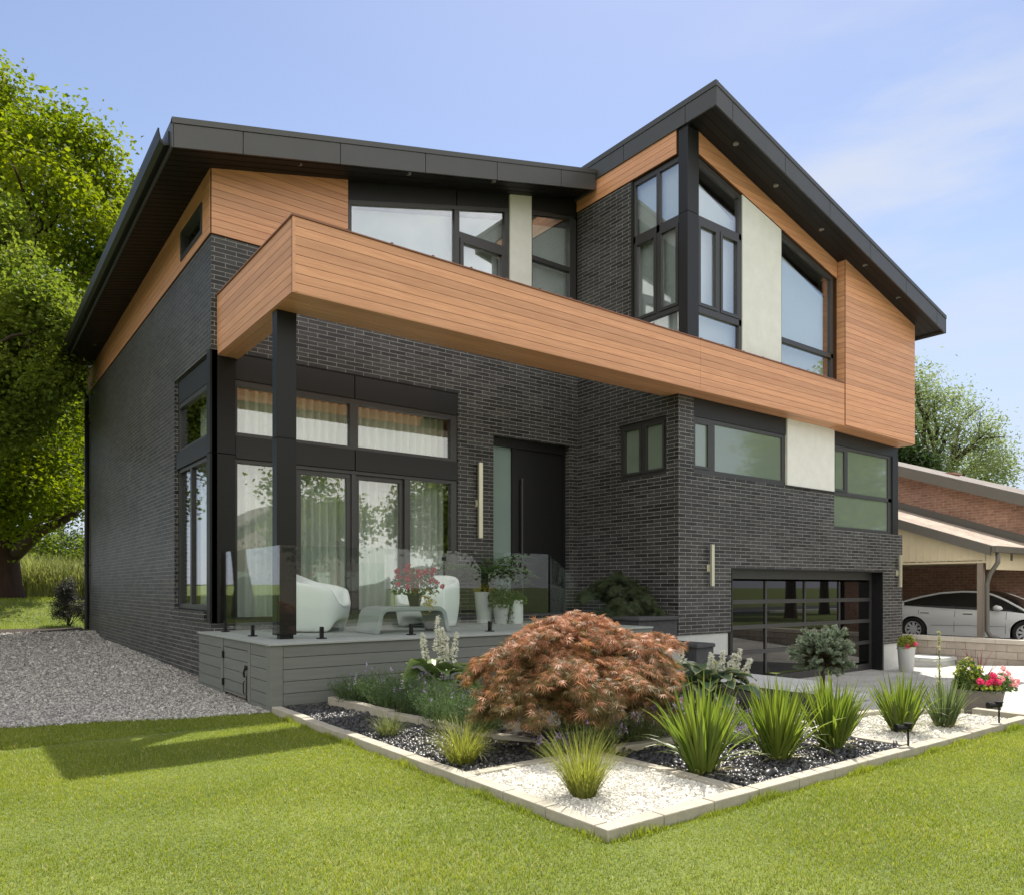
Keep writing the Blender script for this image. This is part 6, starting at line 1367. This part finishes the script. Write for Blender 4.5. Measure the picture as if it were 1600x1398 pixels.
    for xc in (xf, xr):
        for sg in (-1, 1):
            a = MB(); a.tube([(xc, sg * .62, .335), (xc, sg * .635, .335)], .40, 28); a.build('wheel_arch', M['trim'], t)
            m = MB(); y = sg * .83; pr = [(.235, -.1), (.30, -.11), (.328, -.09), (.335, -.05), (.335, .05), (.328, .085), (.30, .10), (.235, .09)]; V = []; F = []; S = 36
            for i in range(S):
                an = 2 * math.pi * i / S
                for r, w_ in pr: V.append((xc + r * math.cos(an), y + sg * w_ * 1.0, .335 + r * math.sin(an)))
            n = len(pr)
            for i in range(S):
                for j in range(n): F.append((i * n + j, ((i + 1) % S) * n + j, ((i + 1) % S) * n + (j + 1) % n, i * n + (j + 1) % n))
            m.add(V, F); wo = m.build('wheel', M['tyre'], t, smooth=True)
            m = MB(); yo = y + sg * .075
            for i in range(9):
                an = 2 * math.pi * i / 9 + .2; c, s_ = math.cos(an), math.sin(an); p = lambda r, tt: (xc + r * c - tt * s_, .335 + r * s_ + tt * c)
                q = [p(.03, -.028), p(.215, -.040), p(.215, .026), p(.03, .022)]; m.prism([(a_, yo, b_) for a_, b_ in q], (0, -sg * .03, 0))
            m.tube([(xc, yo + sg * .004, .335), (xc, yo - sg * .05, .335)], .055, 16)
            for i in range(40):
                an = 2 * math.pi * i / 40; a2 = 2 * math.pi * (i + 1) / 40; m.prism([(xc + .205 * math.cos(an), yo, .335 + .205 * math.sin(an)), (xc + .238 * math.cos(an), yo, .335 + .238 * math.sin(an)), (xc + .238 * math.cos(a2), yo, .335 + .238 * math.sin(a2)), (xc + .205 * math.cos(a2), yo, .335 + .205 * math.sin(a2))], (0, -sg * .04, 0))
            m.build('rim', M['rim'], wo); m = MB(); m.tube([(xc, yo - sg * .055, .335), (xc, yo - sg * .07, .335)], .232, 28); m.build('brake_disc', M['trim'], wo)
    t.location = loc; t.rotation_euler = (0, 0, math.radians(-90)); return t
KX = 22.55; yr = on_x(1426.5, 980, KX).y; car((KX + .92, yr - 1.435, -.115), 'white saloon car with dark glass parked in the carport')

# trees beyond the neighbour
rng = np.random.default_rng(12)
spec = [(u, v, 46 + rng.uniform(-3, 3), rng.uniform(.7, 1.5)) for u, v in [(1440, 640), (1460, 620), (1490, 625), (1515, 640), (1450, 680), (1480, 660), (1500, 690), (1530, 690), (1550, 710), (1470, 710), (1440, 720), (1520, 730), (1555, 735), (1420, 650), (1400, 690), (1380, 640), (1390, 740), (1490, 735), (1430, 600), (1542, 672)]]
tree('willow_tree', at_depth(1470, 880, 46), 14, 5, .45, px_clumps(spec, .3, rng), 15000, .24, M['pale_leaf'], M['bark'], 'loose pale green tree rising behind the neighbouring roof', 'tree', None, (0, 0), 41, 18, aspect=.35)
spec = [(u, v, 40 + rng.uniform(-1, 1), rng.uniform(.6, 1.1)) for u, v in [(1405, 715), (1420, 725), (1430, 712), (1395, 700), (1415, 700), (1440, 730), (1390, 730)]]
tree('pine_tree', at_depth(1400, 890, 40), 8, 4, .25, px_clumps(spec, .2, rng), 6000, .2, M['dark_leaf'], M['bark'], 'small dark tree squeezed between the house and the neighbouring roof', 'tree', None, (0, 0), 42, 6)
# tall trees left of the plot, mirrored in the corner window
for i, (x, y, R, H) in enumerate([(-8.5, 15, 4.0, 12), (-8, 23, 4.2, 13)]):
    tree('side_tree', (x, y, 0), H, 3.5, .28, clump_ball((x, y, H * .6), (R, R, H * .36), 28, 1.2, np.random.default_rng(170 + i)), 10000, .28, M['ash_leaf'], M['bark'], 'leafy tree left of the gravel path mirrored in the side window', 'tree', 'trees along the left boundary', seed=180 + i, limbs=8)
# street side, seen in the windows
for i, (x, y, R, H) in enumerate([(-13, -24, 3.2, 8.5), (-3.5, -27, 3.4, 10), (9, -26, 3.6, 11), (19, -24, 3.2, 9), (30, -25, 3.6, 10), (-26, -25, 3.8, 11), (34, -3.5, 3.2, 11.5), (43, -7, 3.6, 14)]):
    tree('street_tree', (x, y, -.12), H, 3, .28, clump_ball((x, y, H * .62), (R, R, H * .33), 26, 1.2, np.random.default_rng(70 + i)), 9000, .3, M['ash_leaf'], M['bark'], 'leafy tree across the street mirrored in the windows', 'tree', 'trees across the street', seed=80 + i, limbs=8)
sh = thing('street_house', (20, -34, -.1), 'pale gabled house across the street mirrored in the living room glass', 'house'); M['sidingpink'] = mat('pale_pink_siding', (0.50, 0.40, 0.36), .8, .05)
m = MB(); m.prism([(15, -34, -.1), (27, -34, -.1), (27, -34, 4.2), (21, -34, 7.6), (15, -34, 4.2)], (0, -8, 0)); m.build('wall', M['sidingpink'], sh)
m = MB(); m.prism([(14.5, -33.6, 4.0), (21, -33.6, 7.75), (27.5, -33.6, 4.0), (27.5, -33.6, 4.25), (21, -33.6, 8.0), (14.5, -33.6, 4.25)], (0, -8.8, 0)); m.build('roof', M['shingle2'], sh)
for x in (17, 23.2):
    m = MB(); m.box(x, x + 1.6, -34.0, -33.95, 1.2, 2.6); m.build('window', M['blind'], sh)
